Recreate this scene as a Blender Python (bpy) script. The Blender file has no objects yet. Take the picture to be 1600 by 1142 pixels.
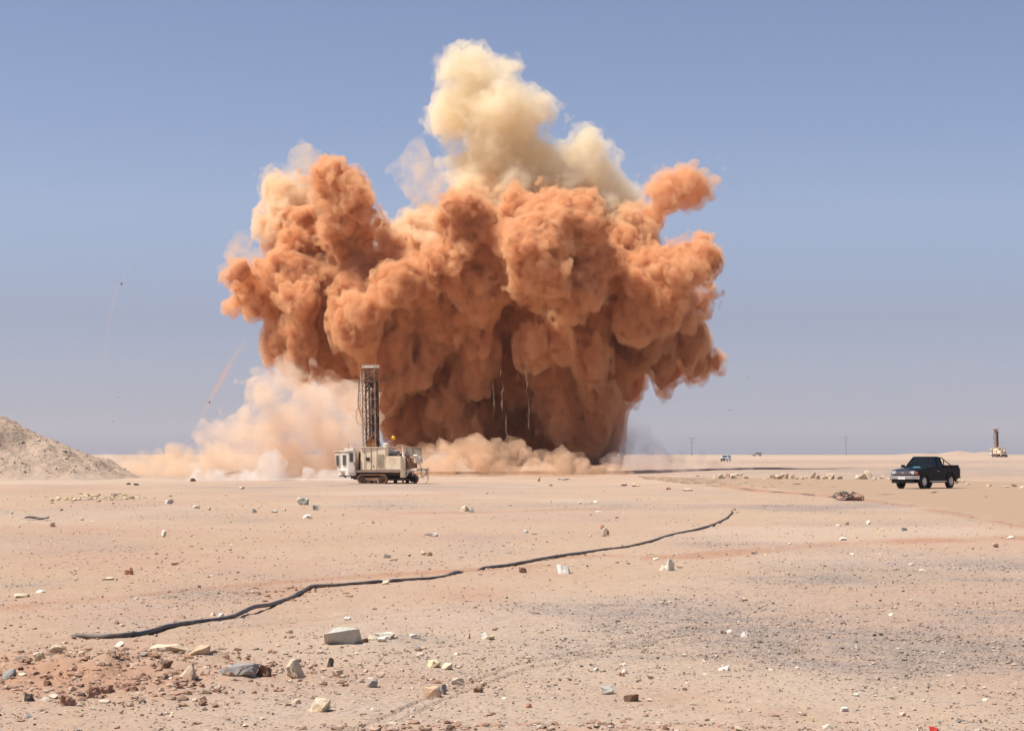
import bpy, bmesh, math, random
import numpy as np
from mathutils import Vector, Matrix

# ------------------------------------------------------------ camera, sky, sun, exposure
sc = bpy.context.scene
COL = sc.collection
F = 3111.1                      # focal length in pixels of the 1600 px wide photograph
HC = 1.9
PITCH = math.atan(139 / F)
cam = bpy.data.cameras.new('camera')
cam_ob = bpy.data.objects.new('camera', cam)
COL.objects.link(cam_ob)
cam.sensor_width = 36
cam.lens = 70
cam.clip_end = 60000
cam_ob.location = (0, 0, HC)
cam_ob.rotation_euler = (math.pi / 2 + PITCH, 0, 0)
sc.camera = cam_ob

SUN_EL = math.radians(61)
SUN = Vector((-0.98, -0.14, 0)).normalized() * math.cos(SUN_EL)
SUN.z = math.sin(SUN_EL)
world = bpy.data.worlds.new('World')
sc.world = world
world.use_nodes = True
wt = world.node_tree
sky = wt.nodes.new('ShaderNodeTexSky')
sky.sky_type = 'NISHITA'
sky.sun_disc = False
sky.sun_elevation = SUN_EL
sky.sun_rotation = math.atan2(SUN.x, SUN.y)
sky.altitude = 0
sky.air_density = 1.0
sky.dust_density = 0.8
sky.ozone_density = 2.5
mixs = wt.nodes.new('ShaderNodeMix')
mixs.data_type = 'RGBA'
mixs.blend_type = 'MULTIPLY'
mixs.inputs['Factor'].default_value = 1.0
# the desert air low over the horizon is mauve rather than yellow
tcw = wt.nodes.new('ShaderNodeTexCoord')
spw = wt.nodes.new('ShaderNodeSeparateXYZ')
wt.links.new(tcw.outputs['Generated'], spw.inputs[0])
rpw = wt.nodes.new('ShaderNodeValToRGB')
wt.links.new(spw.outputs['Z'], rpw.inputs[0])
rpw.color_ramp.elements[0].position = 0.0
rpw.color_ramp.elements[0].color = (0.88, 0.90, 1.34, 1)
e_ = rpw.color_ramp.elements.new(0.02)
e_.color = (0.62, 0.66, 1.09, 1)
e_ = rpw.color_ramp.elements.new(0.0675)
e_.color = (0.87, 0.785, 1.01, 1)
rpw.color_ramp.elements[1].position = 0.22
rpw.color_ramp.elements[1].color = (1.14, 0.99, 1.05, 1)
e_ = rpw.color_ramp.elements.new(0.12)
e_.color = (1.14, 1.0, 1.12, 1)
wt.links.new(rpw.outputs[0], mixs.inputs['B'])
wt.links.new(sky.outputs[0], mixs.inputs['A'])
wt.links.new(mixs.outputs['Result'], wt.nodes['Background'].inputs[0])
wt.nodes['Background'].inputs[1].default_value = 0.074

sl = bpy.data.lights.new('sun', 'SUN')
sl.energy = 5.0
sl.angle = math.radians(0.5)
sl.color = (1.0, 0.955, 0.89)
sun_ob = bpy.data.objects.new('sun', sl)
COL.objects.link(sun_ob)
sun_ob.rotation_euler = SUN.to_track_quat('Z', 'Y').to_euler()
sc.view_settings.view_transform = 'Standard'
sc.view_settings.look = 'None'
sc.view_settings.exposure = 0.42
sc.view_settings.gamma = 1
sc.cycles.max_bounces = 14
sc.cycles.volume_bounces = 12
sc.cycles.diffuse_bounces = 4
sc.cycles.transparent_max_bounces = 48
sc.cycles.volume_max_steps = 256
sc.cycles.use_denoising = True

# ------------------------------------------------------------ helpers
def at(px, py, y):
    u = (px - 800) / F
    v = (571 - py) / F
    c, s = math.cos(PITCH), math.sin(PITCH)
    t = y / (c - v * s)
    return np.array([u * t, y, HC + (s + v * c) * t])

def project(X, Y, Z):
    c, s = math.cos(PITCH), math.sin(PITCH)
    dz = Z - HC
    dep = np.maximum(Y * c + dz * s, 1e-3)
    up = -Y * s + dz * c
    return 800 + X / dep * F, 571 - up / dep * F

def sstep(a, b, x):
    t = np.clip((x - a) / (b - a), 0, 1)
    return t * t * (3 - 2 * t)

_T2 = np.random.default_rng(11).random((256, 256))
def vnoise(x, y):
    xi = np.floor(x).astype(np.int64); yi = np.floor(y).astype(np.int64)
    fx = x - xi; fy = y - yi
    fx = fx * fx * (3 - 2 * fx); fy = fy * fy * (3 - 2 * fy)
    a = _T2[xi % 256, yi % 256]; b = _T2[(xi + 1) % 256, yi % 256]
    c = _T2[xi % 256, (yi + 1) % 256]; d = _T2[(xi + 1) % 256, (yi + 1) % 256]
    return (a * (1 - fx) + b * fx) * (1 - fy) + (c * (1 - fx) + d * fx) * fy

def fbm(x, y, o=4, g=0.5):
    s = 0; a = 1; n = 0
    for k in range(o):
        s = s + a * vnoise(x * 2 ** k + 17.3 * k, y * 2 ** k - 9.1 * k); n += a; a *= g
    return s / n

RUTS = [[(-60, 872), (250, 850), (600, 832), (900, 822), (1250, 812), (1660, 818)], [(-60, 1010), (300, 985), (700, 948), (1100, 925), (1660, 905)],
        [(500, 1160), (800, 1040), (1100, 975), (1400, 945), (1660, 935)], [(-60, 830), (300, 815), (700, 800), (1000, 785), (1200, 776)], [(900, 905), (1200, 890), (1450, 880), (1660, 876)]]

def line_mask(px, py, pts, w0):
    xs = [p[0] for p in pts]; ys = [p[1] for p in pts]
    yy = np.interp(px, xs, ys)
    inside = (px > xs[0]) & (px < xs[-1])
    end = sstep(xs[0], xs[0] + 60, px) * (1 - sstep(xs[-1] - 60, xs[-1], px)) if xs[-1] < 1590 else 1.0
    return np.exp(-((py - yy) / w0) ** 2) * inside * end

def height(X, Y):
    X = np.asarray(X, float); Y = np.asarray(Y, float)
    R = np.hypot(X, Y)
    ratio = X / np.maximum(np.abs(Y), 1)
    drop = 0.9 * (1 - 0.85 * sstep(0.03, 0.13, ratio))
    h = -drop * sstep(95, 175, R)
    h = h + drop * sstep(210, 560, R) + 1.25 * sstep(520, 1050, R)
    px0, py0 = project(X, Y, 0 * X); front0 = (Y > 2)
    h = h + (fbm(X / 14, Y / 14, 3) - 0.5) * 0.16 * sstep(8, 40, R) * (1 - 0.6 * sstep(90, 130, R))
    h = h + (fbm(X / 1.7, Y / 1.7 + 40, 3) - 0.5) * 0.045 * (1 - sstep(60, 160, R))
    for L_ in RUTS:
        for o_ in (0, 5):
            h = h - 0.035 * line_mask(px0, py0 - o_ * (py0 - 700) / 150, L_, 1.1) * front0
    # ridge of dug up red soil at the lower left, and one along the bottom edge
    px, py = project(X, Y, 0 * X)
    front = (Y > 2)
    w = np.exp(-((px - 190) / 230) ** 2) * np.exp(-((py - 1052 + (px - 190) * 0.02) / 26) ** 2) * front
    h = h + w * (0.10 + 0.22 * (fbm(X / 0.45, Y / 0.45, 4) - 0.35))
    w2 = np.exp(-((px - 900) / 330) ** 2) * np.exp(-((py - 1150) / 14) ** 2) * front
    h = h + w2 * (0.05 + 0.10 * (fbm(X / 0.3, Y / 0.3, 3) - 0.35))
    far = np.exp(-((px - 1498) / 26) ** 2 - ((R - 1500) / 60) ** 2) * 3.2 + np.exp(-((px - 1433) / 30) ** 2 - ((R - 1500) / 60) ** 2) * 1.6 \
        + np.exp(-((px - 1540) / 16) ** 2 - ((R - 1500) / 60) ** 2) * 2.2
    h = h + far * front * (0.7 + 0.6 * fbm(X / 9, Y / 9, 2))
    return h

def hit(px, py):
    """where the line through a pixel of the photograph meets the ground"""
    Y = np.geomspace(9, 5500, 6000)
    P = np.stack([at(px, py, y) for y in Y[::40]])
    Xs = np.interp(Y, Y[::40], P[:, 0]); Zs = np.interp(Y, Y[::40], P[:, 2])
    d = Zs - height(Xs, Y)
    k = np.argmax(d < 0)
    if d[k] >= 0:
        k = len(Y) - 1
    return Vector((Xs[k], Y[k], float(height(Xs[k], Y[k]))))

def ppm(d):
    return F / d

def tag(o, label=None, cat=None, group=None, kind=None):
    if label: o['label'] = label
    if cat: o['category'] = cat
    if group: o['group'] = group
    if kind: o['kind'] = kind
    return o

def empty(name, loc=(0, 0, 0), rz=0.0):
    o = bpy.data.objects.new(name, None)
    COL.objects.link(o)
    o.location = loc
    o.rotation_euler = (0, 0, rz)
    o.empty_display_size = 0.2
    return o

def link_mesh(name, me, mat=None, parent=None):
    o = bpy.data.objects.new(name, me)
    COL.objects.link(o)
    if mat is not None:
        me.materials.append(mat)
    if parent is not None:
        o.parent = parent
    return o

def np_mesh(name, verts, faces, smooth=True):
    me = bpy.data.meshes.new(name)
    verts = np.asarray(verts, np.float32); faces = np.asarray(faces, np.int32)
    n, k = faces.shape
    me.vertices.add(len(verts)); me.vertices.foreach_set('co', verts.ravel())
    me.loops.add(n * k); me.loops.foreach_set('vertex_index', faces.ravel())
    me.polygons.add(n); me.polygons.foreach_set('loop_start', np.arange(n, dtype=np.int32) * k)
    me.polygons.foreach_set('use_smooth', np.full(n, smooth))
    me.update()
    return me

class MB:
    """collects shapes into one bmesh; build() links them as one mesh object"""
    def __init__(self): self.bm = bmesh.new()
    def box(self, x0, x1, y0, y1, z0, z1, bev=0.0, M=None):
        r = bmesh.ops.create_cube(self.bm, size=1)
        vs = r['verts']
        for v in vs:
            v.co = Vector(((x0 + x1) / 2 + v.co.x * (x1 - x0), (y0 + y1) / 2 + v.co.y * (y1 - y0), (z0 + z1) / 2 + v.co.z * (z1 - z0)))
        if bev > 0:
            es = list({e for v in vs for e in v.link_edges})
            rr = bmesh.ops.bevel(self.bm, geom=es, offset=bev, segments=2, affect='EDGES', profile=0.6)
            vs = list({v for f in rr['faces'] for v in f.verts} | {v for v in vs if v.is_valid})
        if M is not None:
            for v in vs: v.co = M @ v.co
        return self
    def prism(self, pts, a, b, axis='z', bev=0.0):
        """polygon pts extruded from a to b; axis z: (x,y), y: (x,z), x: (y,z)"""
        def mk(p, t):
            return {'z': (p[0], p[1], t), 'y': (p[0], t, p[1]), 'x': (t, p[0], p[1])}[axis]
        A = [self.bm.verts.new(mk(p, a)) for p in pts]
        B = [self.bm.verts.new(mk(p, b)) for p in pts]
        n = len(pts)
        fs = [self.bm.faces.new(A), self.bm.faces.new(B[::-1])]
        for i in range(n):
            fs.append(self.bm.faces.new((A[i], B[i], B[(i + 1) % n], A[(i + 1) % n])))
        bmesh.ops.recalc_face_normals(self.bm, faces=fs)
        if bev > 0:
            es = list({e for f in fs for e in f.edges})
            bmesh.ops.bevel(self.bm, geom=es, offset=bev, segments=2, affect='EDGES', profile=0.6, clamp_overlap=True)
        return self
    def bar(self, p, q, r, n=6, r2=None, square=False):
        p = Vector(p); q = Vector(q); d = q - p
        L = d.length
        if L < 1e-6: return self
        seg = 4 if square else n
        r_ = bmesh.ops.create_cone(self.bm, cap_ends=True, segments=seg, radius1=r, radius2=r if r2 is None else r2, depth=L)
        M = Matrix.Translation((p + q) / 2) @ d.to_track_quat('Z', 'Y').to_matrix().to_4x4()
        if square: M = M @ Matrix.Rotation(math.pi / 4, 4, 'Z')
        for v in r_['verts']: v.co = M @ v.co
        return self
    def tube(self, pts, r, n=6):
        pts = [Vector(p) for p in pts]
        rings = []
        for i, p in enumerate(pts):
            d = (pts[min(i + 1, len(pts) - 1)] - pts[max(i - 1, 0)]).normalized()
            ref = Vector((0, 0, 1)) if abs(d.z) < 0.9 else Vector((1, 0, 0))
            a = d.cross(ref).normalized(); b = a.cross(d)
            rr = r[i] if isinstance(r, (list, tuple)) else r
            rings.append([self.bm.verts.new(p + a * math.cos(2 * math.pi * k / n) * rr + b * math.sin(2 * math.pi * k / n) * rr) for k in range(n)])
        for A, B in zip(rings, rings[1:]):
            for k in range(n):
                self.bm.faces.new((A[k], A[(k + 1) % n], B[(k + 1) % n], B[k])).smooth = True
        self.bm.faces.new(rings[0][::-1]); self.bm.faces.new(rings[-1])
        return self
    def ball(self, c, r, sx=1, sy=1, sz=1, sub=2):
        q = bmesh.ops.create_icosphere(self.bm, subdivisions=sub, radius=r)
        for v in q['verts']: v.co = Vector((c[0] + v.co.x * sx, c[1] + v.co.y * sy, c[2] + v.co.z * sz))
        return self
    def loft(self, rings, close=True, cap=True, smooth=False):
        R = [[self.bm.verts.new(p) for p in ring] for ring in rings]
        n = len(R[0]); fs = []
        for A, B in zip(R, R[1:]):
            for k in range(n if close else n - 1):
                f = self.bm.faces.new((A[k], A[(k + 1) % n], B[(k + 1) % n], B[k])); f.smooth = smooth; fs.append(f)
        if cap and close:
            fs.append(self.bm.faces.new(R[0][::-1])); fs.append(self.bm.faces.new(R[-1]))
        bmesh.ops.recalc_face_normals(self.bm, faces=fs)
        return self
    def build(self, name, mat, parent=None, smooth=None):
        me = bpy.data.meshes.new(name)
        bmesh.ops.recalc_face_normals(self.bm, faces=self.bm.faces)
        self.bm.to_mesh(me); self.bm.free()
        if smooth is not None:
            for p in me.polygons: p.use_smooth = smooth
        return link_mesh(name, me, mat, parent)

def copy_tree(o, parent=None):
    c = o.copy(); COL.objects.link(c); c.parent = parent
    for ch in list(o.children): copy_tree(ch, c)
    return c

# ------------------------------------------------------------ materials
class NT:
    def __init__(self, name):
        self.m = bpy.data.materials.new(name); self.m.use_nodes = True
        self.t = self.m.node_tree; self.t.nodes.clear()
        self.out = self.t.nodes.new('ShaderNodeOutputMaterial')
    def n(self, kind, **inp):
        nd = self.t.nodes.new(kind)
        for k, v in inp.items():
            k = k.replace('_', ' ')
            if isinstance(v, bpy.types.NodeSocket): self.t.links.new(v, nd.inputs[k])
            else: nd.inputs[k].default_value = v
        return nd
    def link(self, a, b): self.t.links.new(a, b)
    def coords(self): return self.t.nodes.new('ShaderNodeTexCoord').outputs['Object']
    def math(self, op, a, b=0.0, c=None, clamp=False):
        nd = self.t.nodes.new('ShaderNodeMath'); nd.operation = op; nd.use_clamp = clamp
        for i, v in enumerate((a, b) if c is None else (a, b, c)):
            if isinstance(v, bpy.types.NodeSocket): self.t.links.new(v, nd.inputs[i])
            else: nd.inputs[i].default_value = v
        return nd.outputs[0]
    def noise(self, vec, scale, detail=4, rough=0.55, out='Fac'):
        nd = self.n('ShaderNodeTexNoise', Scale=scale, Detail=detail, Roughness=rough); self.link(vec, nd.inputs['Vector'])
        return nd.outputs[out]
    def ramp(self, fac, a, b):
        nd = self.t.nodes.new('ShaderNodeMapRange'); nd.interpolation_type = 'SMOOTHSTEP'
        self.link(fac, nd.inputs[0]); nd.inputs[1].default_value = a; nd.inputs[2].default_value = b
        return nd.outputs[0]
    def mix(self, fac, a, b, mode='MIX'):
        nd = self.t.nodes.new('ShaderNodeMix'); nd.data_type = 'RGBA'; nd.blend_type = mode
        for s, v in (('Factor', fac), ('A', a), ('B', b)):
            if isinstance(v, bpy.types.NodeSocket): self.link(v, nd.inputs[s])
            else: nd.inputs[s].default_value = v if s == 'Factor' else ((*v, 1) if len(v) == 3 else v)
        return nd.outputs['Result']
    def attr(self, name, out='Fac'):
        nd = self.t.nodes.new('ShaderNodeAttribute'); nd.attribute_name = name
        return nd.outputs[out]
    def bump(self, h, strength, dist):
        nd = self.n('ShaderNodeBump', Strength=strength, Distance=dist); self.link(h, nd.inputs['Height'])
        return nd.outputs[0]
    def principled(self, col, rough=0.8, metal=0.0, normal=None, spec=0.3, coat=0.0, alpha=None):
        nd = self.t.nodes.new('ShaderNodeBsdfPrincipled')
        for k, v in (('Base Color', col), ('Roughness', rough), ('Metallic', metal), ('Specular IOR Level', spec), ('Coat Weight', coat)):
            if isinstance(v, bpy.types.NodeSocket): self.link(v, nd.inputs[k])
            else: nd.inputs[k].default_value = (*v, 1) if isinstance(v, tuple) and len(v) == 3 else v
        if normal is not None: self.link(normal, nd.inputs['Normal'])
        if alpha is not None: nd.inputs['Alpha'].default_value = alpha
        self.link(nd.outputs[0], self.out.inputs[0])
        return nd

def dirty(name, col, dirt=(0.42, 0.29, 0.19), amount=0.4, scale=1.5, rough=0.7, metal=0.0, spec=0.3, coat=0.0, bump=0.0):
    """paint or metal with dust and wear in uneven patches"""
    q = NT(name); c = q.coords()
    a = q.noise(c, scale, 6, 0.65)
    f = q.ramp(a, 0.62 - amount * 0.5, 0.80 - amount * 0.2)
    f = q.math('MULTIPLY', f, min(1, amount * 1.6))
    fine = q.noise(c, scale * 9, 4)
    base = q.mix(q.math('MULTIPLY', fine, 0.25), col, tuple(x * 0.55 for x in col))
    cc = q.mix(f, base, dirt)
    r = q.math('ADD', q.math('MULTIPLY', f, 0.9 - rough), rough, clamp=True)
    q.principled(cc, r, metal, q.bump(fine, 0.3, bump) if bump else None, spec, coat)
    return q.m

def stone(name, col, col2, vein=0.3, scale=6.0):
    q = NT(name); c = q.coords()
    a = q.noise(c, scale, 6, 0.6); b = q.noise(c, scale * 6, 5, 0.65)
    cc = q.mix(q.ramp(a, 0.42, 0.42 + vein), col, col2)
    cc = q.mix(q.math('MULTIPLY', q.ramp(b, 0.45, 0.75), 0.45), cc, tuple(x * 0.5 for x in col))
    h = q.math('ADD', a, q.math('MULTIPLY', b, 0.4))
    q.principled(cc, 0.9, 0, q.bump(h, 0.8, 0.02), 0.2)
    return q.m

M_ = {}
M_['cream'] = dirty('cream_paint', (0.90, 0.76, 0.54), (0.56, 0.40, 0.26), 0.35, 0.9, 0.55)
M_['white'] = dirty('white_paint', (0.78, 0.70, 0.60), (0.52, 0.38, 0.26), 0.45, 1.1, 0.5)
M_['mast'] = dirty('mast_steel', (0.44, 0.28, 0.17), (0.16, 0.07, 0.035), 0.65, 1.8, 0.7)
M_['dark_steel'] = dirty('dark_steel', (0.05, 0.035, 0.028), (0.20, 0.10, 0.055), 0.35, 2.0, 0.6)
M_['rust'] = dirty('rusty_steel', (0.25, 0.12, 0.065), (0.38, 0.24, 0.14), 0.5, 2.0, 0.8)
M_['blue_steel'] = dirty('grey_blue_steel', (0.10, 0.13, 0.18), (0.25, 0.15, 0.10), 0.4, 2.0, 0.4, 0.6)
M_['orange'] = dirty('orange_paint', (0.50, 0.17, 0.05), (0.18, 0.09, 0.05), 0.4, 2.5, 0.6)
M_['rubber'] = dirty('black_rubber', (0.045, 0.047, 0.052), (0.30, 0.23, 0.18), 0.5, 1.5, 0.42)
M_['tyre'] = dirty('tyre_rubber', (0.02, 0.02, 0.02), (0.22, 0.15, 0.10), 0.3, 4.0, 0.75)
M_['glass'] = dirty('dark_glass', (0.045, 0.06, 0.06), (0.30, 0.24, 0.18), 0.15, 2.0, 0.12, 0, 0.6)
M_['yellow'] = dirty('yellow_plastic', (0.85, 0.50, 0.02), (0.5, 0.35, 0.1), 0.1, 3.0, 0.4)
M_['grey'] = dirty('grey_panel', (0.34, 0.33, 0.27), (0.42, 0.31, 0.21), 0.5, 1.2, 0.7)
M_['black_paint'] = dirty('dark_blue_paint', (0.006, 0.009, 0.018), (0.06, 0.045, 0.035), 0.06, 1.3, 0.2, 0, 0.10, 0.0)
M_['chrome'] = dirty('chrome', (0.62, 0.62, 0.62), (0.35, 0.27, 0.2), 0.2, 3.0, 0.22, 0.9)
M_['lamp'] = dirty('lamp_glass', (0.55, 0.58, 0.6), (0.4, 0.35, 0.3), 0.1, 4.0, 0.08, 0.2, 0.8)
M_['black_trim'] = dirty('black_trim', (0.012, 0.012, 0.012), (0.14, 0.10, 0.07), 0.25, 3.0, 0.6)
M_['plate'] = dirty('plate_white', (0.75, 0.74, 0.72), (0.5, 0.4, 0.3), 0.1, 5.0, 0.4)
M_['amber'] = dirty('amber_lens', (0.7, 0.22, 0.02), (0.4, 0.3, 0.2), 0.1, 5.0, 0.3)
M_['red_lens'] = dirty('red_lens', (0.45, 0.02, 0.02), (0.3, 0.2, 0.1), 0.1, 5.0, 0.3)
M_['skin'] = dirty('skin', (0.32, 0.18, 0.11), (0.3, 0.17, 0.1), 0.1, 6.0, 0.6)
M_['shirt'] = dirty('pale_cloth', (0.55, 0.53, 0.50), (0.4, 0.36, 0.3), 0.2, 6.0, 0.9)
M_['seat'] = dirty('seat_fabric', (0.10, 0.10, 0.10), (0.2, 0.15, 0.1), 0.2, 5.0, 0.9)
M_['cyan'] = dirty('cyan_cloth', (0.12, 0.45, 0.50), (0.3, 0.4, 0.4), 0.1, 5.0, 0.9)
M_['wood'] = dirty('pole_wood', (0.16, 0.12, 0.09), (0.22, 0.17, 0.13), 0.3, 3.0, 0.9)
q = NT('clear_glass')
nd = q.n('ShaderNodeBsdfGlossy', Roughness=0.03); nd.inputs['Color'].default_value = (0.9, 0.95, 0.95, 1)
tr = q.n('ShaderNodeBsdfTransparent'); tr.inputs[0].default_value = (0.84, 0.90, 0.88, 1)
fr = q.n('ShaderNodeFresnel', IOR=1.5)
mx = q.n('ShaderNodeMixShader'); q.link(fr.outputs[0], mx.inputs[0]); q.link(tr.outputs[0], mx.inputs[1]); q.link(nd.outputs[0], mx.inputs[2])
q.link(mx.outputs[0], q.out.inputs[0]); M_['clear'] = q.m

S_ = {
    'white': stone('white_stone', (0.651, 0.616, 0.528), (0.581, 0.484, 0.352)),
    'cream': stone('cream_stone', (0.598, 0.493, 0.352), (0.510, 0.352, 0.211)),
    'grey': stone('pale_grey_stone', (0.440, 0.414, 0.352), (0.510, 0.475, 0.405), 0.4, 3.0),
    'tan': stone('tan_stone', (0.580, 0.450, 0.340), (0.440, 0.282, 0.176)),
    'brown': stone('brown_stone', (0.176, 0.097, 0.062), (0.299, 0.176, 0.114)),
    'dark': stone('dark_stone', (0.100, 0.080, 0.070), (0.123, 0.097, 0.088)),
    'red': stone('red_stone', (0.370, 0.167, 0.106), (0.458, 0.264, 0.176)),
    'orange': stone('orange_stone', (0.528, 0.352, 0.220), (0.598, 0.458, 0.334)),
    'yellow': stone('yellow_stone', (0.616, 0.528, 0.334), (0.581, 0.458, 0.282)),
    'slate': stone('blue_grey_stone', (0.27, 0.255, 0.24), (0.36, 0.32, 0.28)),
    'clod': stone('red_clod', (0.334, 0.194, 0.132), (0.405, 0.255, 0.176), 0.3, 14),
    'redpaint': stone('bright_red_stone', (0.484, 0.044, 0.035), (0.396, 0.088, 0.062)),
}

# ------------------------------------------------------------ ground
def patch(px, py, L):
    s = 0
    for (cx, cy, rx, ry, a) in L:
        s = s + a * np.exp(-((px - cx) / rx) ** 2 - ((py - cy) / ry) ** 2)
    return s

GRAVEL = [(1420, 738, 320, 9, .75), (960, 962, 210, 22, .75), (700, 1000, 160, 26, .35), (1120, 1010, 190, 30, .45), (1480, 1015, 170, 32, .65), (1330, 1030, 170, 32, .45), (1560, 960, 90, 14, .5),
          (1280, 790, 120, 8, .85), (1000, 792, 130, 6, .6), (1380, 880, 180, 14, .5), (1300, 900, 120, 10, .45), (1560, 885, 90, 9, .6), (330, 928, 90, 10, .6), (560, 760, 330, 4, .5), (720, 842, 120, 7, .35),
          (200, 786, 60, 4, .5), (350, 812, 90, 5, .4), (900, 808, 140, 7, .4), (1240, 1000, 80, 14, .4), (900, 1020, 120, 16, .35), (30, 915, 60, 5, .3), (640, 880, 60, 4, .25),
          (1500, 735, 200, 5, .55), (1250, 722, 260, 2.0, .5), (1480, 722, 160, 1.6, .7), (600, 790, 40, 5, .35), (1120, 850, 90, 4, .3), (1440, 818, 60, 3, .3), (1260, 905, 130, 5, .4), (1560, 905, 70, 4, .5)]
RED = [(180, 880, 330, 90, .18), (700, 860, 500, 50, .08), (130, 1055, 260, 34, .95), (20, 950, 60, 5, .5), (440, 925, 90, 10, .55), (900, 1145, 420, 12, .55), (1020, 1090, 130, 20, .35), (740, 930, 70, 12, .45), (1300, 760, 200, 6, .15), (250, 860, 300, 60, .12),
       (620, 1060, 220, 22, .35), (80, 765, 120, 5, .35), (1230, 1115, 70, 12, .45), (840, 895, 80, 5, .25)]
PALE = [(60, 752, 240, 4, .9), (1250, 715, 400, 2, .8), (1100, 870, 260, 14, .25), (450, 870, 260, 16, .25), (1150, 735, 250, 4, .4)]
T1 = [(-20, 951), (60, 944), (200, 932), (330, 919), (520, 903), (700, 893), (900, 880)]
T2 = [(1000, 872), (1200, 858), (1300, 850), (1450, 844), (1620, 840)]
T3 = [(600, 802), (760, 800), (900, 795), (1000, 796)]
T4 = [(820, 874), (950, 868), (1100, 872), (1250, 857)]
T5 = [(1090, 752), (1200, 768), (1300, 772), (1400, 786), (1500, 803), (1620, 826)]

def masks(X, Y, Z):
    px, py = project(X, Y, Z)
    ok = (Y > 3).astype(float)
    n1 = fbm(X / 1.3, Y / 3.2, 4); n2 = fbm(X / 5, Y / 9 + 7, 3)
    g = patch(px, py, GRAVEL) * (0.15 + 1.6 * sstep(0.3, 0.7, 0.5 * n1 + 0.5 * n2)) + 0.25 * sstep(0.5, 0.7, n2)
    r = patch(px, py, RED) * (0.55 + 0.8 * n1)
    for T, w, a in ((T1, 3, .9), (T2, 4, 1.0), (T3, 1.6, .6), (T4, 2.2, .6), (T5, 4, 1.0)):
        r = r + a * line_mask(px, py, T, w) * (0.5 + 0.8 * sstep(0.3, 0.65, n1))
    p = patch(px, py, PALE) + 0.6 * sstep(0.52, 0.72, fbm(X / 7 + 50, Y / 10, 3))
    return np.clip(g * ok, 0, 1), np.clip(r * ok, 0, 1), np.clip(p, 0, 1)

def build_ground():
    th = np.concatenate([np.linspace(-180, -24, 60, endpoint=False), np.linspace(-24, -16, 50, endpoint=False), np.linspace(-16, 16, 760, endpoint=False),
                         np.linspace(16, 24, 50, endpoint=False), np.linspace(24, 180, 60, endpoint=False)])
    r = np.concatenate([np.geomspace(2.5, 11, 40, endpoint=False), np.geomspace(11, 260, 820, endpoint=False), np.geomspace(260, 2000, 240, endpoint=False), np.geomspace(2000, 6000, 20)])
    T, R = np.meshgrid(np.radians(th), r)
    X = np.sin(T) * R; Y = np.cos(T) * R
    Z = height(X, Y)
    near = (1 - sstep(30, 70, R))
    Z = Z + near * (fbm(X / 0.22, Y / 0.22, 3) - 0.5) * 0.028
    g, rd, p = masks(X, Y, Z)
    Z = Z + near * rd * (fbm(X / 0.12, Y / 0.12, 2) - 0.5) * 0.05
    V = np.stack([X, Y, Z], -1).reshape(-1, 3)
    nr, nt_ = R.shape
    i = np.arange(nr - 1)[:, None] * nt_; j = np.arange(nt_)[None, :]; j2 = (j + 1) % nt_
    Fq = np.stack([i + j, i + j2, i + nt_ + j2, i + nt_ + j], -1).reshape(-1, 4)[:, ::-1]
    V = np.concatenate([V, [[0, 0, float(height(0.0, 0.1))]]])
    me = np_mesh('ground', V, Fq)
    # close the middle
    bm = bmesh.new(); bm.from_mesh(me); bm.verts.ensure_lookup_table()
    c = bm.verts[len(V) - 1]
    for k in range(nt_):
        bm.faces.new((bm.verts[(k + 1) % nt_], bm.verts[k], c)).smooth = True
    bm.to_mesh(me); bm.free()
    for nm, a in (('gravel', g), ('red', rd), ('pale', p)):
        at_ = me.attributes.new(nm, 'FLOAT', 'POINT')
        at_.data.foreach_set('value', np.append(a.ravel(), 0).astype(np.float32))
    return me

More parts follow.
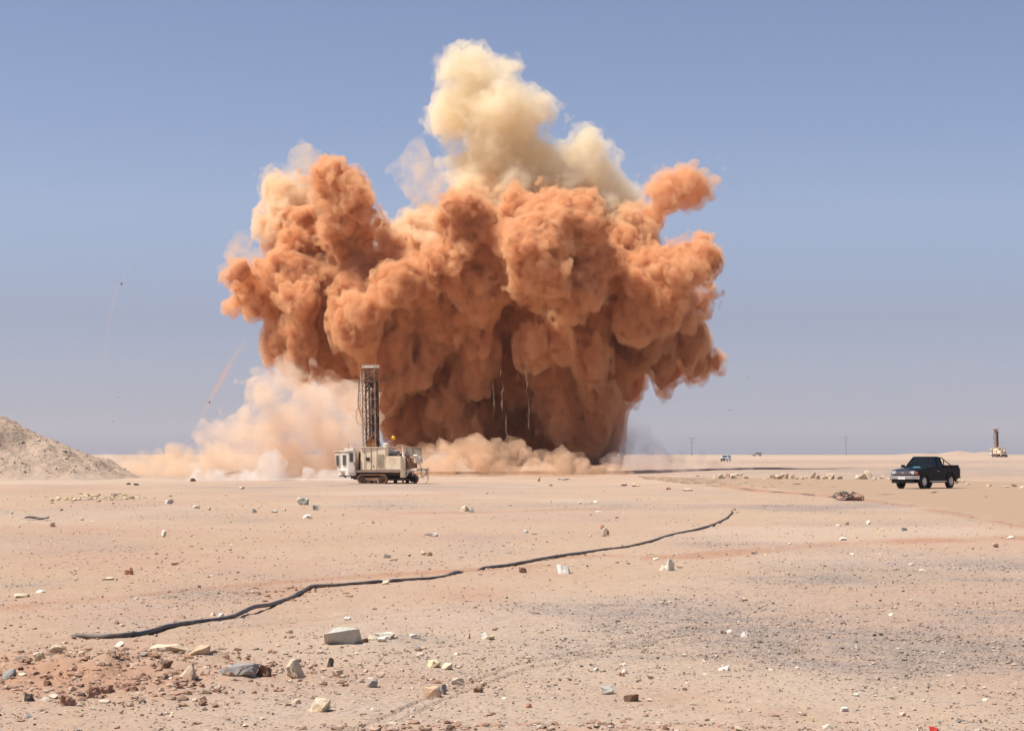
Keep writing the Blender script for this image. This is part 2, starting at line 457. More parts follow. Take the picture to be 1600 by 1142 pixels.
def ground_mat(name='desert_ground', road=False):
    q = NT(name); c = q.coords()
    n_big = q.noise(c, 0.09, 4); n_mid = q.noise(c, 0.9, 6, 0.65); n_f = q.noise(c, 14, 6, 0.7); n_ff = q.noise(c, 55, 3, 0.7)
    col = q.mix(q.ramp(n_big, 0.35, 0.65), (0.399, 0.265, 0.187), (0.402, 0.286, 0.194))
    col = q.mix(q.math('MULTIPLY', q.ramp(n_mid, 0.45, 0.75), 0.55), col, (0.423, 0.324, 0.244))
    if road:
        col = q.mix(q.math('MULTIPLY', q.ramp(n_mid, 0.35, 0.7), 0.7), (0.357, 0.244, 0.164), (0.323, 0.220, 0.144))
    else:
        col = q.mix(q.math('MULTIPLY', q.attr('pale'), 0.55), col, (0.465, 0.367, 0.282))
        redf = q.math('MULTIPLY', q.attr('red'), q.math('ADD', 0.45, q.math('MULTIPLY', n_f, 0.8)), clamp=True)
        col = q.mix(redf, col, (0.353, 0.191, 0.117))
        # grey gravel in patches: many dark and pale grains
        vo = q.n('ShaderNodeTexVoronoi', Scale=44.0); q.link(c, vo.inputs['Vector'])
        sep = q.n('ShaderNodeSeparateColor'); q.link(vo.outputs['Color'], sep.inputs[0])
        gfac = q.math('MULTIPLY', q.attr('gravel'), q.math('ADD', 0.35, q.math('MULTIPLY', q.ramp(n_mid, 0.3, 0.7), 0.9)), clamp=True)
        grain = q.math('LESS_THAN', sep.outputs[0], q.math('MULTIPLY', gfac, 0.75))
        col = q.mix(q.math('MULTIPLY', gfac, 0.5), col, (0.286, 0.231, 0.197))
        gcol = q.mix(sep.outputs[1], (0.109, 0.092, 0.088), (0.336, 0.269, 0.227))
        col = q.mix(q.math('MULTIPLY', grain, 0.75), col, gcol)
        # scattered lone grains all over
        vo2 = q.n('ShaderNodeTexVoronoi', Scale=9.0); q.link(c, vo2.inputs['Vector'])
        s2 = q.n('ShaderNodeSeparateColor'); q.link(vo2.outputs['Color'], s2.inputs[0])
        dot = q.math('MULTIPLY', q.math('LESS_THAN', vo2.outputs['Distance'], 0.22), q.math('GREATER_THAN', s2.outputs[0], 0.86))
        col = q.mix(q.math('MULTIPLY', dot, 0.7), col, q.mix(s2.outputs[1], (0.185, 0.101, 0.067), (0.588, 0.504, 0.403)))
    col = q.mix(q.math('MULTIPLY', q.ramp(n_f, 0.52, 0.78), 0.35), col, (0.286, 0.168, 0.109))
    h = q.math('ADD', q.math('MULTIPLY', n_f, 0.6), q.math('ADD', q.math('MULTIPLY', n_mid, 2.0), q.math('MULTIPLY', n_ff, 0.25)))
    q.principled(col, 0.95, 0, q.bump(h, 0.7, 0.05), 0.15)
    return q.m

ground = link_mesh('ground', build_ground(), ground_mat())
tag(ground, 'flat stony desert ground of pink sand with grey gravel patches', 'ground', kind='structure')

def drape(name, left, right, n, m, mat, lift=0.02, edge=0.0):
    """a strip laid on the ground between two lines given as world points"""
    A = np.array(left); B = np.array(right)
    t = np.linspace(0, 1, n)
    def res(P):
        s = np.r_[0, np.cumsum(np.hypot(*np.diff(P[:, :2], axis=0).T))]; s /= s[-1]
        return np.stack([np.interp(t, s, P[:, 0]), np.interp(t, s, P[:, 1])], -1)
    a, b = res(A), res(B)
    w = np.linspace(0, 1, m)[None, :, None]
    P = a[:, None] * (1 - w) + b[:, None] * w
    jit = (fbm(P[..., 0] / 1.1, P[..., 1] / 1.1, 3) - 0.5) * edge
    P[..., 0] += jit; P[..., 1] += jit * 2
    Z = height(P[..., 0], P[..., 1]) + lift
    Z[:, 0] -= lift * 2.4; Z[:, -1] -= lift * 2.4; Z[0] -= lift * 2.4; Z[-1] -= lift * 2.4
    V = np.concatenate([P, Z[..., None]], -1).reshape(-1, 3)
    i = np.arange(n - 1)[:, None] * m; j = np.arange(m - 1)[None]
    Q = np.stack([i + j, i + j + 1, i + m + j + 1, i + m + j], -1).reshape(-1, 4)
    me = np_mesh(name, V, Q)
    if me.polygons[0].normal.z < 0: me.flip_normals()
    return link_mesh(name, me, mat)

nearl = [hit(*p)[:] for p in ((1010, 748), (1120, 757), (1250, 769), (1400, 787), (1500, 804), (1620, 828), (1800, 870))]
farl = [hit(*p)[:] for p in ((1000, 744), (1120, 747), (1250, 748), (1400, 749), (1500, 751), (1620, 754), (1800, 762))]
tag(drape('dirt_road', nearl, farl, 260, 40, ground_mat('packed_dirt', True), 0.03, 1.2),
    'packed brown dirt road crossing behind the sand toward the right', 'road', kind='structure')

# spoil hill at the left edge
HILL = []
def build_hill():
    D = 235.0
    c = at(-60, 652, D)
    n = 260
    xs = np.linspace(-34, 34, n); ys = np.linspace(-20, 30, n)
    X, Y = np.meshgrid(xs, ys)
    u = X
    prof = np.interp(u, [-34, -18, -6, -1, 4.5, 6.2, 9.1, 12.1, 15.9, 17.4, 19.7, 22, 34], [0, 4.5, 8.5, 8.9, 8.0, 7.2, 5.3, 4.0, 2.6, 1.6, .5, -.6, -1.5])
    gul = (fbm(X / 2.2 + 9, Y / 9, 4) - 0.5) * 2.2 + (fbm(X / 6 + 3, Y / 20, 3) - .5) * 2.0
    f = np.clip(prof * (1 - np.abs((Y + gul) / 19.0) ** 1.5), -1, None)
    rough = (fbm(X / 4, Y / 4, 5) - 0.5) * 2.0 * np.clip(f / 2, 0, 1) + (fbm(X / 0.6, Y / 0.6, 3) - 0.5) * 0.40 * np.clip(f / 1.5, .1, 1)
    Z = f + rough * 1.0
    wx = X + c[0]; wy = Y + D
    Z = Z + height(wx, wy) - 0.35
    V = np.stack([wx, wy, Z], -1).reshape(-1, 3)
    HILL.append(V)
    i = np.arange(n - 1)[:, None] * n; j = np.arange(n - 1)[None]
    Q = np.stack([i + j, i + j + 1, i + n + j + 1, i + n + j], -1).reshape(-1, 4)
    me = np_mesh('hill', V, Q)
    q = NT('spoil_rubble'); cc = q.coords()
    a = q.noise(cc, 0.35, 5); b = q.noise(cc, 2.5, 6, 0.7)
    vo = q.n('ShaderNodeTexVoronoi', Scale=1.3); q.link(cc, vo.inputs['Vector'])
    s = q.n('ShaderNodeSeparateColor'); q.link(vo.outputs['Color'], s.inputs[0])
    col = q.mix(q.ramp(a, 0.4, 0.6), (0.400, 0.305, 0.225), (0.450, 0.325, 0.240))
    col = q.mix(q.math('MULTIPLY', q.ramp(b, 0.5, 0.75), 0.5), col, (0.470, 0.370, 0.277))
    dot = q.math('MULTIPLY', q.math('LESS_THAN', vo.outputs['Distance'], 0.3), q.math('GREATER_THAN', s.outputs[0], 0.82))
    col = q.mix(q.math('MULTIPLY', dot, 0.6), col, q.mix(s.outputs[1], (0.134, 0.101, 0.084), (0.554, 0.470, 0.370)))
    q.principled(col, 0.95, 0, q.bump(b, 0.8, 0.3), 0.1)
    return link_mesh('hill', me, q.m)
tag(build_hill(), 'hill of grey brown quarry spoil at the left edge', 'hill', kind='structure')

# ------------------------------------------------------------ rocks
def rock_mesh(name, seed, w, d, h, rough=0.06, npts=13, sub=2):
    rnd = random.Random(seed)
    bm = bmesh.new()
    for _ in range(npts):
        v = Vector((rnd.gauss(0, 1), rnd.gauss(0, 1), rnd.gauss(0, 1))).normalized()
        v = Vector((max(-.8, min(.8, v.x * 1.15)), max(-.8, min(.8, v.y * 1.15)), max(-.55, min(.75, v.z * 1.2))))
        bm.verts.new(v)
    r = bmesh.ops.convex_hull(bm, input=bm.verts)
    for g in set(r['geom_interior'] + r['geom_unused']):
        if isinstance(g, bmesh.types.BMVert) and g.is_valid: bm.verts.remove(g)
    bmesh.ops.bevel(bm, geom=list(bm.edges), offset=0.05, segments=1, affect='EDGES', clamp_overlap=True)
    bmesh.ops.triangulate(bm, faces=bm.faces)
    if sub:
        bmesh.ops.subdivide_edges(bm, edges=[e for e in bm.edges if e.calc_length() > 0.25], cuts=sub, use_grid_fill=True)
        from mathutils import noise
        off = Vector((seed * 3.7, seed * 1.3, 0))
        for v in bm.verts:
            k = noise.fractal(v.co * 2.2 + off, 1.0, 2.0, 3)
            v.co += v.co.normalized() * k * rough * 1.8
    zs = [v.co.z for v in bm.verts]; xs = [v.co.x for v in bm.verts]; ys = [v.co.y for v in bm.verts]
    z0 = min(zs); z1 = max(zs); x0, x1 = min(xs), max(xs); y0, y1 = min(ys), max(ys)
    for v in bm.verts:
        v.co = Vector(((v.co.x - (x0 + x1) / 2) / (x1 - x0) * w, (v.co.y - (y0 + y1) / 2) / (y1 - y0) * d, (v.co.z - z0) / (z1 - z0) * h * 1.3 - h * 0.3))
    me = bpy.data.meshes.new(name); bm.to_mesh(me); bm.free()
    return me

def rock(px, py, wpx, hpx, kind, label, group=None, name='rock', cat='rock', rz=None, seed=None, rough=0.06, npts=13, dep=None):
    p = hit(px, py)
    s = 1 / ppm(p.y)
    seed = int(px * 7 + py * 13) if seed is None else seed
    rnd = random.Random(seed)
    w = wpx * s; h = hpx * s; d = (dep or rnd.uniform(0.75, 1.05)) * max(w, h)
    me = rock_mesh(name, seed, w, min(d, w * 1.3), h, rough, npts, 2 if wpx > 9 else 1)
    o = link_mesh(name, me, S_[kind])
    o.location = (p.x, p.y + min(d, w * 1.3) / 2, p.z)
    o.location.z = float(height(o.location.x, o.location.y)) - 0.01 * h
    if rz is None: rz = rnd.uniform(-0.25, 0.25)
    o.rotation_euler = (0, 0, rz)
    tag(o, label, cat, group)
    return o

ROCKS = [
 (534, 1008, 62, 27, 'grey', 'large pale grey slab, biggest rock in the foreground, below the black hose bend'),
 (570, 1004, 12, 7, 'brown', 'small dark sliver of rock at the right end of the big grey slab'),
 (462, 1061, 33, 30, 'cream', 'upright cream block with brown base, right of the dark ended slab on red soil'),
 (372, 1057, 58, 19, 'slate', 'low grey slab half buried in red soil beside the cream upright block'),
 (410, 1058, 24, 19, 'brown', 'dark brown rock leaning on the right end of the half buried grey slab'),
 (285, 1062, 37, 26, 'tan', 'pale boulder with a dark underside on the red soil ridge'),
 (259, 1046, 20, 14, 'brown', 'brown rock just left of and above the pale boulder on the red ridge'),
 (262, 1019, 66, 11, 'cream', 'long low cream slab on the upper edge of the red soil ridge'),
 (310, 1023, 34, 13, 'orange', 'rusty lump at the right end of the long low cream slab'),
 (187, 1010, 18, 8, 'white', 'flat white stone just under the left end of the hose'),
 (85, 1022, 22, 14, 'cream', 'pale pink stone on the crest of the red ridge at far left'),
 (60, 1032, 20, 12, 'cream', 'cream stone left of the pale pink one on the crest at far left'),
 (12, 1060, 22, 14, 'slate', 'dark grey slab at the left picture edge on red soil'),
 (104, 1104, 30, 18, 'clod', 'largest crumbly red brown clod near the lower left corner'),
 (45, 1096, 16, 12, 'dark', 'dark rounded lump left of the largest clod in the lower left corner'),
 (145, 1088, 24, 16, 'clod', 'red clod at the foot of the ridge, lower left, left of two similar clods'),
 (165, 1084, 22, 13, 'clod', 'red clod at the foot of the ridge, second of three side by side'),
 (200, 1082, 26, 14, 'clod', 'red clod at the foot of the ridge, third and rightmost of three'),
 (46, 1120, 12, 7, 'slate', 'small blue grey chip below the largest clod in the lower left corner'),
 (73, 1074, 14, 11, 'brown', 'pointed brown stone in the middle of the red ridge'),
 (495, 1113, 42, 20, 'cream', 'pink tan wedge shaped rock with a black shadow side, bottom left of centre'),
 (462, 1100, 14, 8, 'cream', 'small cream chip left of and above the pink tan wedge rock'),
 (526, 1056, 21, 9, 'cream', 'flat cream chip between the upright cream block and the leaning grey stone'),
 (515, 1042, 12, 15, 'dark', 'small dark upright stone above the flat cream chip'),
 (578, 1071, 16, 12, 'tan', 'pinkish stone touching the leaning grey stone'),
 (583, 1074, 14, 13, 'slate', 'leaning grey stone beside a pinkish one, below the big grey slab'),
 (677, 1044, 20, 13, 'yellow', 'left of two creamy yellow lumps on the sand right of the big slab'),
 (698, 1047, 18, 11, 'cream', 'right of two creamy lumps on the sand right of the big slab'),
 (674, 1090, 34, 21, 'orange', 'orange and cream broken stone with a white face, bottom centre left'),
 (692, 1085, 12, 16, 'slate', 'grey splinter standing at the right of the orange broken stone'),
 (715, 1071, 18, 11, 'cream', 'cream stone right of and above the orange broken stone'),
 (747, 1082, 15, 8, 'brown', 'small brown stone right of the cream stone in the bottom centre'),
 (594, 1058, 14, 7, 'tan', 'tan chip above the pinkish stone pair'),
 (582, 1001, 16, 9, 'cream', 'pale stone between the big grey slab and the white flat stones'),
 (600, 998, 32, 9, 'white', 'broad white flat stone right of the big grey slab'),
 (596, 1004, 14, 9, 'white', 'white chip in front of the broad white flat stone'),
 (648, 998, 17, 8, 'white', 'grey white stone between the broad white one and the orange one'),
 (651, 1016, 10, 6, 'slate', 'dark blue grey pebble below the grey white stone'),
 (731, 998, 9, 9, 'orange', 'small orange stone in the row right of the big slab'),
 (757, 998, 9, 10, 'white', 'left white stone of a pair ending the row right of the big slab'),
 (767, 999, 12, 6, 'yellow', 'yellowish flat stone of a pair ending the row right of the big slab'),
 (543, 969, 11, 6, 'white', 'lone small white stone above the big grey slab'),
 (1046, 892, 17, 20, 'white', 'tall white block standing between two small stones, right of centre', ),
 (1035, 891, 9, 8, 'cream', 'small stone leaning on the left of the tall white block'),
 (1062, 888, 11, 5, 'tan', 'small stone just right of the tall white block'),
 (1025, 875, 8, 4, 'white', 'white chip above and left of the tall white block'),
 (881, 897, 24, 15, 'white', 'white wedge shaped rock just below the black hose'),
 (817, 895, 13, 8, 'brown', 'dark brown stone touching the hose left of the white wedge rock'),
 (944, 838, 11, 14, 'tan', 'upright pink and white stone left of the hose, under a red cap stone'),
 (948, 836, 7, 9, 'red', 'red stone leaning on the right of the upright pink and white stone'),
 (472, 789, 19, 13, 'grey', 'pale grey rock, largest of those in front of the drill rig'),
 (493, 797, 10, 8, 'slate', 'grey lump right of the pale grey rock in front of the rig'),
 (479, 810, 17, 6, 'white', 'flat white rock below the pale grey rock in front of the rig'),
 (429, 801, 12, 4, 'white', 'low white stone left of the flat white rock'),
 (443, 798, 7, 4, 'cream', 'cream chip right of the low white stone'),
 (81, 823, 9, 11, 'tan', 'egg shaped pinkish stone below the dark rubber strip at left'),
 (255, 837, 9, 9, 'white', 'small white pyramid shaped stone in the left middle ground'),
 (264, 787, 14, 7, 'white', 'white domed rock right of the yellow rubble'),
 (306, 794, 12, 5, 'white', 'flat white stone right of the white domed rock'),
 (200, 898, 14, 8, 'red', 'broken reddish brown stone alone on the sand in the left half'),
 (205, 897, 5, 11, 'red', 'thin reddish slab standing up against the broken reddish stone'),
 (272, 883, 12, 4, 'brown', 'low brown stone right of and above the broken reddish stone'),
 (165, 907, 22, 5, 'cream', 'long cream stone below the broken reddish stone'),
 (32, 934, 24, 6, 'cream', 'low cream stone beside the orange tyre track at far left'),
 (62, 926, 18, 4, 'white', 'white sliver right of the low cream stone at far left'),
 (326, 797, 7, 5, 'tan', 'tan chip at right of the flat white stone'),
 (727, 799, 14, 9, 'cream', 'cream rock in the middle distance below the right end of the rig'),
 (737, 800, 6, 5, 'slate', 'grey pebble touching the cream rock below the right end of the rig'),
 (661, 867, 8, 7, 'cream', 'left stone of a cream pair above the centre of the hose'),
 (671, 868, 9, 6, 'orange', 'right stone of a cream pair above the centre of the hose'),
 (604, 872, 12, 7, 'white', 'white stone with a jagged top above the hose, left of the cream pair'),
 (614, 876, 12, 4, 'cream', 'flat cream chip beside the white jagged stone'),
 (673, 838, 22, 5, 'white', 'wide low white stone in the centre middle ground'),
 (603, 913, 13, 6, 'cream', 'cream stone lying on the hose where it is buried'),
 (345, 964, 9, 6, 'white', 'white stone just above the hose on the left, left of a smaller one'),
 (285, 966, 9, 6, 'tan', 'tan stone just above the left part of the hose'),
 (332, 962, 7, 5, 'cream', 'cream pebble between the two stones above the left part of the hose'),
 (822, 833, 8, 5, 'white', 'whitish stone left of the upright pink and white stone'),
 (835, 835, 9, 3, 'orange', 'orange chip right of the whitish stone'),
 (950, 1085, 20, 13, 'grey', 'pale blue grey rock in the lower centre right'),
 (987, 1097, 24, 12, 'brown', 'dark brown rock with a deep shadow, right of the pale blue grey one'),
 (972, 1057, 10, 7, 'red', 'small red stone above the pale blue grey rock'),
 (976, 1052, 9, 6, 'white', 'white chip touching the small red stone'),
 (932, 1047, 8, 5, 'white', 'white chip left of the small red stone'),
 (973, 1040, 9, 5, 'white', 'white stone with dark underside above the small red stone'),
 (1165, 995, 13, 8, 'white', 'white rounded stone on grey gravel right of centre'),
 (1140, 989, 9, 6, 'white', 'white pebble left of the white rounded stone on grey gravel'),
 (1131, 990, 10, 5, 'brown', 'brown pebble left of the white pebble on grey gravel'),
 (1087, 983, 6, 6, 'yellow', 'yellowish stone on grey gravel left of the brown pebble'),
 (1132, 1047, 18, 7, 'white', 'white flat rock lying alone in the lower right centre'),
 (1069, 1025, 8, 4, 'cream', 'cream pebble left of and above the white flat rock'),
 (1341, 1014, 8, 7, 'white', 'round white stone on grey gravel at lower right'),
 (1316, 1014, 9, 3, 'dark', 'flat dark chip left of the round white stone'),
 (1367, 993, 6, 3, 'dark', 'left of two tiny dark stones at lower right'),
 (1378, 993, 7, 4, 'dark', 'right of two tiny dark stones at lower right'),
 (1412, 1033, 7, 4, 'brown', 'small brown stone below and right of the round white stone'),
 (1413, 829, 9, 5, 'slate', 'dark greenish rounded stone below the pickup truck'),
 (1323, 820, 8, 6, 'cream', 'cream stone second from the left in the row below the cable heap'),
 (1311, 822, 9, 3, 'white', 'flat white stone at the left end of the row below the cable heap'),
 (1357, 819, 7, 6, 'white', 'white stone third from the left in the row below the cable heap'),
 (1379, 829, 17, 5, 'yellow', 'wide yellowish stone at the right of the row below the cable heap'),
 (1318, 844, 13, 5, 'white', 'white stone below the row of stones under the cable heap'),
 (1557, 855, 10, 6, 'cream', 'cream stone near the right edge below the orange track'),
 (1580, 841, 14, 4, 'white', 'white flat stone on the orange track at the right edge'),
 (1332, 867, 8, 3, 'white', 'white stone just below the orange track, right of centre'),
 (1178, 866, 9, 5, 'grey', 'small pale grey stone in the middle right'),
 (1443, 892, 12, 3, 'white', 'flat white stone on a grey gravel streak at right'),
 (1164, 938, 10, 4, 'cream', 'cream stone above the grey gravel right of centre'),
 (1268, 1129, 9, 10, 'yellow', 'yellow rounded stone near the bottom right'),
 (1320, 1112, 13, 7, 'white', 'white rock above and right of the yellow rounded stone'),
 (1394, 1093, 10, 6, 'yellow', 'yellow chip right of the white rock near the bottom right'),
 (1540, 1096, 8, 5, 'white', 'white chip near the right edge in the bottom corner'),
 (1502, 1128, 12, 7, 'slate', 'blue grey stone near the bottom right corner'),
 (1462, 1148, 17, 12, 'redpaint', 'bright red stone cut off by the bottom edge at right'),
 (826, 1106, 12, 7, 'red', 'red brown stone at the bottom centre, left of the pale grey rock'),
 (1155, 1140, 12, 6, 'cream', 'cream stone at the bottom edge right of centre'),
 (842, 752, 4, 10, 'orange', 'thin upright marker stone on the far edge of the sand'),
 (860, 759, 6, 4, 'orange', 'orange stone right of the upright marker stone'),
 (974, 759, 12, 5, 'orange', 'left of two orange tan rocks on the far edge of the sand'),
 (994, 760, 13, 6, 'orange', 'right of two orange tan rocks on the far edge of the sand'),
 (1045, 765, 9, 4, 'red', 'reddish rock beside the start of the thin cable'),
 (1075, 767, 16, 4, 'tan', 'low heap shaped tan rock beside the thin cable'),
 (301, 752, 10, 5, 'brown', 'brown rock at the edge of the white ground dust at left'),
 (200, 757, 7, 3, 'dark', 'left of two small dark stones near the foot of the hill'),
 (212, 758, 8, 3, 'dark', 'right of two small dark stones near the foot of the hill'),
 (377, 764, 9, 4, 'yellow', 'pale yellow stone below the white ground dust'),
 (180, 775, 9, 5, 'white', 'white stone on the yellow rubble'),
 (397, 801, 7, 6, 'grey', 'pale grey stone left of the low white stone in front of the rig'),
 (127, 813, 8, 5, 'cream', 'cream stone right of the dark rubber strip'),
 (17, 803, 5, 6, 'grey', 'grey stone at the far left above the rubber strip'),
 (930, 786, 8, 4, 'white', 'white stone between the hose end and the far edge of the sand'),
 (906, 787, 7, 3, 'white', 'low white stone left of the white stone near the far edge'),
 (935, 801, 10, 3, 'white', 'flat white stone above the upright pink and white stone'),
 (1147, 797, 7, 3, 'orange', 'orange pebble at the bend of the hose'),
]
for r in ROCKS:
    rock(*r[:6], rough=0.22 if r[4] == 'clod' else 0.08, npts=26 if r[4] == 'clod' else 13)
cap = rock(943, 826, 6, 5, 'red', 'red cap stone balanced on the upright pink and white stone')
b0 = hit(944, 838)
cap.location = (b0.x - 0.05, b0.y + 0.12, b0.z + 13.2 / ppm(b0.y))

# boulders lining the far side of the road
BOULD = [(1117, 747, 9, 5), (1128, 748, 14, 8), (1137, 746, 8, 7), (1152, 748, 20, 9), (1166, 748, 9, 5), (1197, 749, 12, 7), (1207, 748, 9, 6), (1216, 749, 13, 8), (1226, 748, 14, 9), (1237, 748, 11, 8),
         (1245, 749, 7, 4), (1254, 749, 7, 4), (1261, 748, 5, 4), (1272, 747, 12, 11), (1278, 749, 8, 7), (1291, 749, 12, 7), (1298, 749, 14, 9), (1313, 749, 9, 5), (1341, 749, 9, 7), (1350, 749, 15, 9), (1358, 747, 11, 12),
         (1366, 750, 9, 5), (1379, 748, 8, 6), (1390, 751, 5, 4), (1494, 756, 8, 9), (1503, 754, 11, 9), (1512, 758, 9, 3), (1546, 760, 9, 3), (1572, 762, 11, 3), (1585, 761, 9, 5), (1597, 763, 8, 4), (1090, 744, 5, 3)]
for i, (x, y, w, h) in enumerate(BOULD):
    k = ['cream', 'cream', 'orange', 'cream', 'tan'][i % 5]
    if x < 1200: L, G = 'pale boulder in the cluster at the left end of the row beyond the road', 'left cluster of roadside boulders'
    elif x < 1270: L, G = 'pale boulder in the second cluster of the row beyond the road', 'second cluster of roadside boulders'
    elif x < 1330: L, G = 'pale boulder in the third cluster of the row beyond the road', 'third cluster of roadside boulders'
    elif x < 1480: L, G = 'pale boulder in the cluster just left of the pickup truck', 'roadside boulders left of the pickup'
    else: L, G = 'boulder behind or right of the pickup truck at the road edge', 'roadside boulders right of the pickup'
    rock(x, y, w, h, k, L, G, 'boulder', 'boulder', rough=0.09)

# small loose stones, alike within their zone
ZON = [((20, 380, 770, 900), 26, 'tiny loose stone scattered on the sand left of the rig and above the hose', 'tiny stones at left'),
       ((420, 1000, 768, 870), 26, 'tiny loose stone scattered on the sand between the rig and the hose', 'tiny stones in the centre'),
       ((1180, 1590, 850, 980), 18, 'tiny loose stone scattered on the gravel below the orange track at right', 'tiny stones at right'),
       ((60, 420, 1080, 1135), 16, 'tiny loose stone scattered on pale sand below the red soil ridge', 'tiny stones at lower left'),
       ((540, 900, 1020, 1130), 30, 'tiny loose stone scattered on sand between the big slab and the bottom edge', 'tiny stones at lower centre'),
       ((1000, 1590, 1050, 1135), 20, 'tiny loose stone scattered on the gravel along the lower right edge', 'tiny stones at lower right')]
rs = random.Random(5)
for (x0, x1, y0, y1), n, L, G in ZON:
    for k in range(n):
        x = rs.uniform(x0, x1); y = rs.uniform(y0, y1)
        w = rs.uniform(3.5, 7.5) * (0.7 + (y - 760) / 600)
        rock(x, y, w, w * rs.uniform(0.35, 0.65), rs.choice(['white', 'cream', 'tan', 'tan', 'cream', 'clod']), L, G, 'stone', 'stone')

ORD = ['first', 'second', 'third', 'fourth', 'fifth', 'sixth', 'seventh', 'eighth', 'ninth', 'tenth', 'eleventh', 'twelfth', 'thirteenth', 'fourteenth', 'fifteenth']
TONE = {'white_stone': 'white', 'cream_stone': 'cream', 'tan_stone': 'tan', 'red_clod': 'reddish', 'orange_stone': 'orange tan'}
PLACE = {'tiny stones at left': 'among tiny stones left of the rig', 'tiny stones in the centre': 'among tiny stones between rig and hose', 'tiny stones at right': 'among tiny stones below the orange track',
         'tiny stones at lower left': 'among tiny stones below the red ridge', 'tiny stones at lower centre': 'among tiny stones below the big slab', 'tiny stones at lower right': 'among tiny stones along the lower right edge',
         'left cluster of roadside boulders': 'in the leftmost roadside cluster', 'second cluster of roadside boulders': 'in the second roadside cluster', 'third cluster of roadside boulders': 'in the third roadside cluster',
         'roadside boulders left of the pickup': 'in the cluster left of the pickup', 'roadside boulders right of the pickup': 'beside and right of the pickup'}
sets = {}
for o_ in COL.objects:
    if o_.get('group') in PLACE:
        sets.setdefault((o_['group'], TONE.get(o_.data.materials[0].name, 'pale'), o_['category']), []).append(o_)
for (gr_, tn_, ct_), L_ in sets.items():
    L_.sort(key=lambda o: o.location.x / o.location.y)
    for k_, o_ in enumerate(L_):
        o_['label'] = (f'{ORD[k_]} {tn_} {ct_} from the left ' if len(L_) > 1 else f'the only {tn_} {ct_} ') + PLACE[gr_]

# gravel: tens of thousands of pebbles as one mesh
def pebbles(name, N, seed, dens, colf, size, zr, label, cat, spots=None):
    g = np.random.default_rng(seed)
    phi = (1 + 5 ** .5) / 2
    iv = np.array([(-1, phi, 0), (1, phi, 0), (-1, -phi, 0), (1, -phi, 0), (0, -1, phi), (0, 1, phi), (0, -1, -phi), (0, 1, -phi), (phi, 0, -1), (phi, 0, 1), (-phi, 0, -1), (-phi, 0, 1)]) / 1.9
    fi = np.array([(0, 11, 5), (0, 5, 1), (0, 1, 7), (0, 7, 10), (0, 10, 11), (1, 5, 9), (5, 11, 4), (11, 10, 2), (10, 7, 6), (7, 1, 8), (3, 9, 4), (3, 4, 2), (3, 2, 6), (3, 6, 8), (3, 8, 9), (4, 9, 5), (2, 4, 11), (6, 2, 10), (8, 6, 7), (9, 8, 1)])
    # uniform over the picture: density per metre falls with distance
    px = g.uniform(-120, 1720, N * 4); py = g.uniform(*zr, N * 4)
    Y = HC * F / (py - 710.0) ; X = (px - 800) / F * Y
    Y = Y + g.normal(0, 0.02, len(Y)) * Y
    keep = Y < 118
    X, Y, px, py = X[keep], Y[keep], px[keep], py[keep]
    Z = height(X, Y)
    gm, rm, pm = masks(X, Y, Z)
    pr = dens(gm, rm, px, py, fbm(X / 2.2, Y / 2.2, 3))
    k = g.random(len(X)) < pr
    idx = np.where(k)[0][:N]
    X, Y, Z, gm, rm = X[idx], Y[idx], Z[idx], gm[idx], rm[idx]
    if spots is not None:
        X, Y, Z = spots[g.integers(0, len(spots), N)].T; gm = rm = np.zeros(N)
        X = X + g.uniform(-.15, .15, N)
    n = len(X)
    s = size(g, n, Y)
    s = np.minimum(s, np.median(s) * 3.6)
    P = iv[None] * (1 + g.normal(0, 0.22, (n, 12, 1)))
    P = P * np.stack([s * g.uniform(0.8, 1.4, n), s * g.uniform(0.7, 1.3, n), s * g.uniform(0.4, 0.75, n)], -1)[:, None]
    a = g.uniform(0, 6.28, n); ca, sa = np.cos(a)[:, None], np.sin(a)[:, None]
    x = P[..., 0] * ca - P[..., 1] * sa; y = P[..., 0] * sa + P[..., 1] * ca
    V = np.stack([x + X[:, None], y + Y[:, None], P[..., 2] + (Z + s * 0.22)[:, None]], -1).reshape(-1, 3)
    Fc = (fi[None] + (np.arange(n) * 12)[:, None, None]).reshape(-1, 3)
    me = np_mesh(name, V, Fc, False)
    c = colf(g, n, gm, rm)
    ca_ = me.color_attributes.new('stone_colour', 'FLOAT_COLOR', 'POINT')
    cc = np.ones((n, 12, 4), np.float32); cc[..., :3] = c[:, None]
    ca_.data.foreach_set('color', cc.ravel())
    q = NT(name + '_stone'); f = q.noise(q.coords(), 40, 3)
    col = q.mix(q.math('MULTIPLY', f, 0.4), q.attr('stone_colour', 'Color'), (0.1, 0.07, 0.05))
    q.principled(col, 0.9, 0, None, 0.2)
    return tag(link_mesh(name, me, q.m), label, cat, kind='stuff')

def pick(g, n, table):
    T = 0.87 * np.array([t[:3] for t in table]); w = np.array([t[3] for t in table], float); w /= w.sum()
    return T[g.choice(len(T), n, p=w)] * g.uniform(0.75, 1.2, (n, 1))

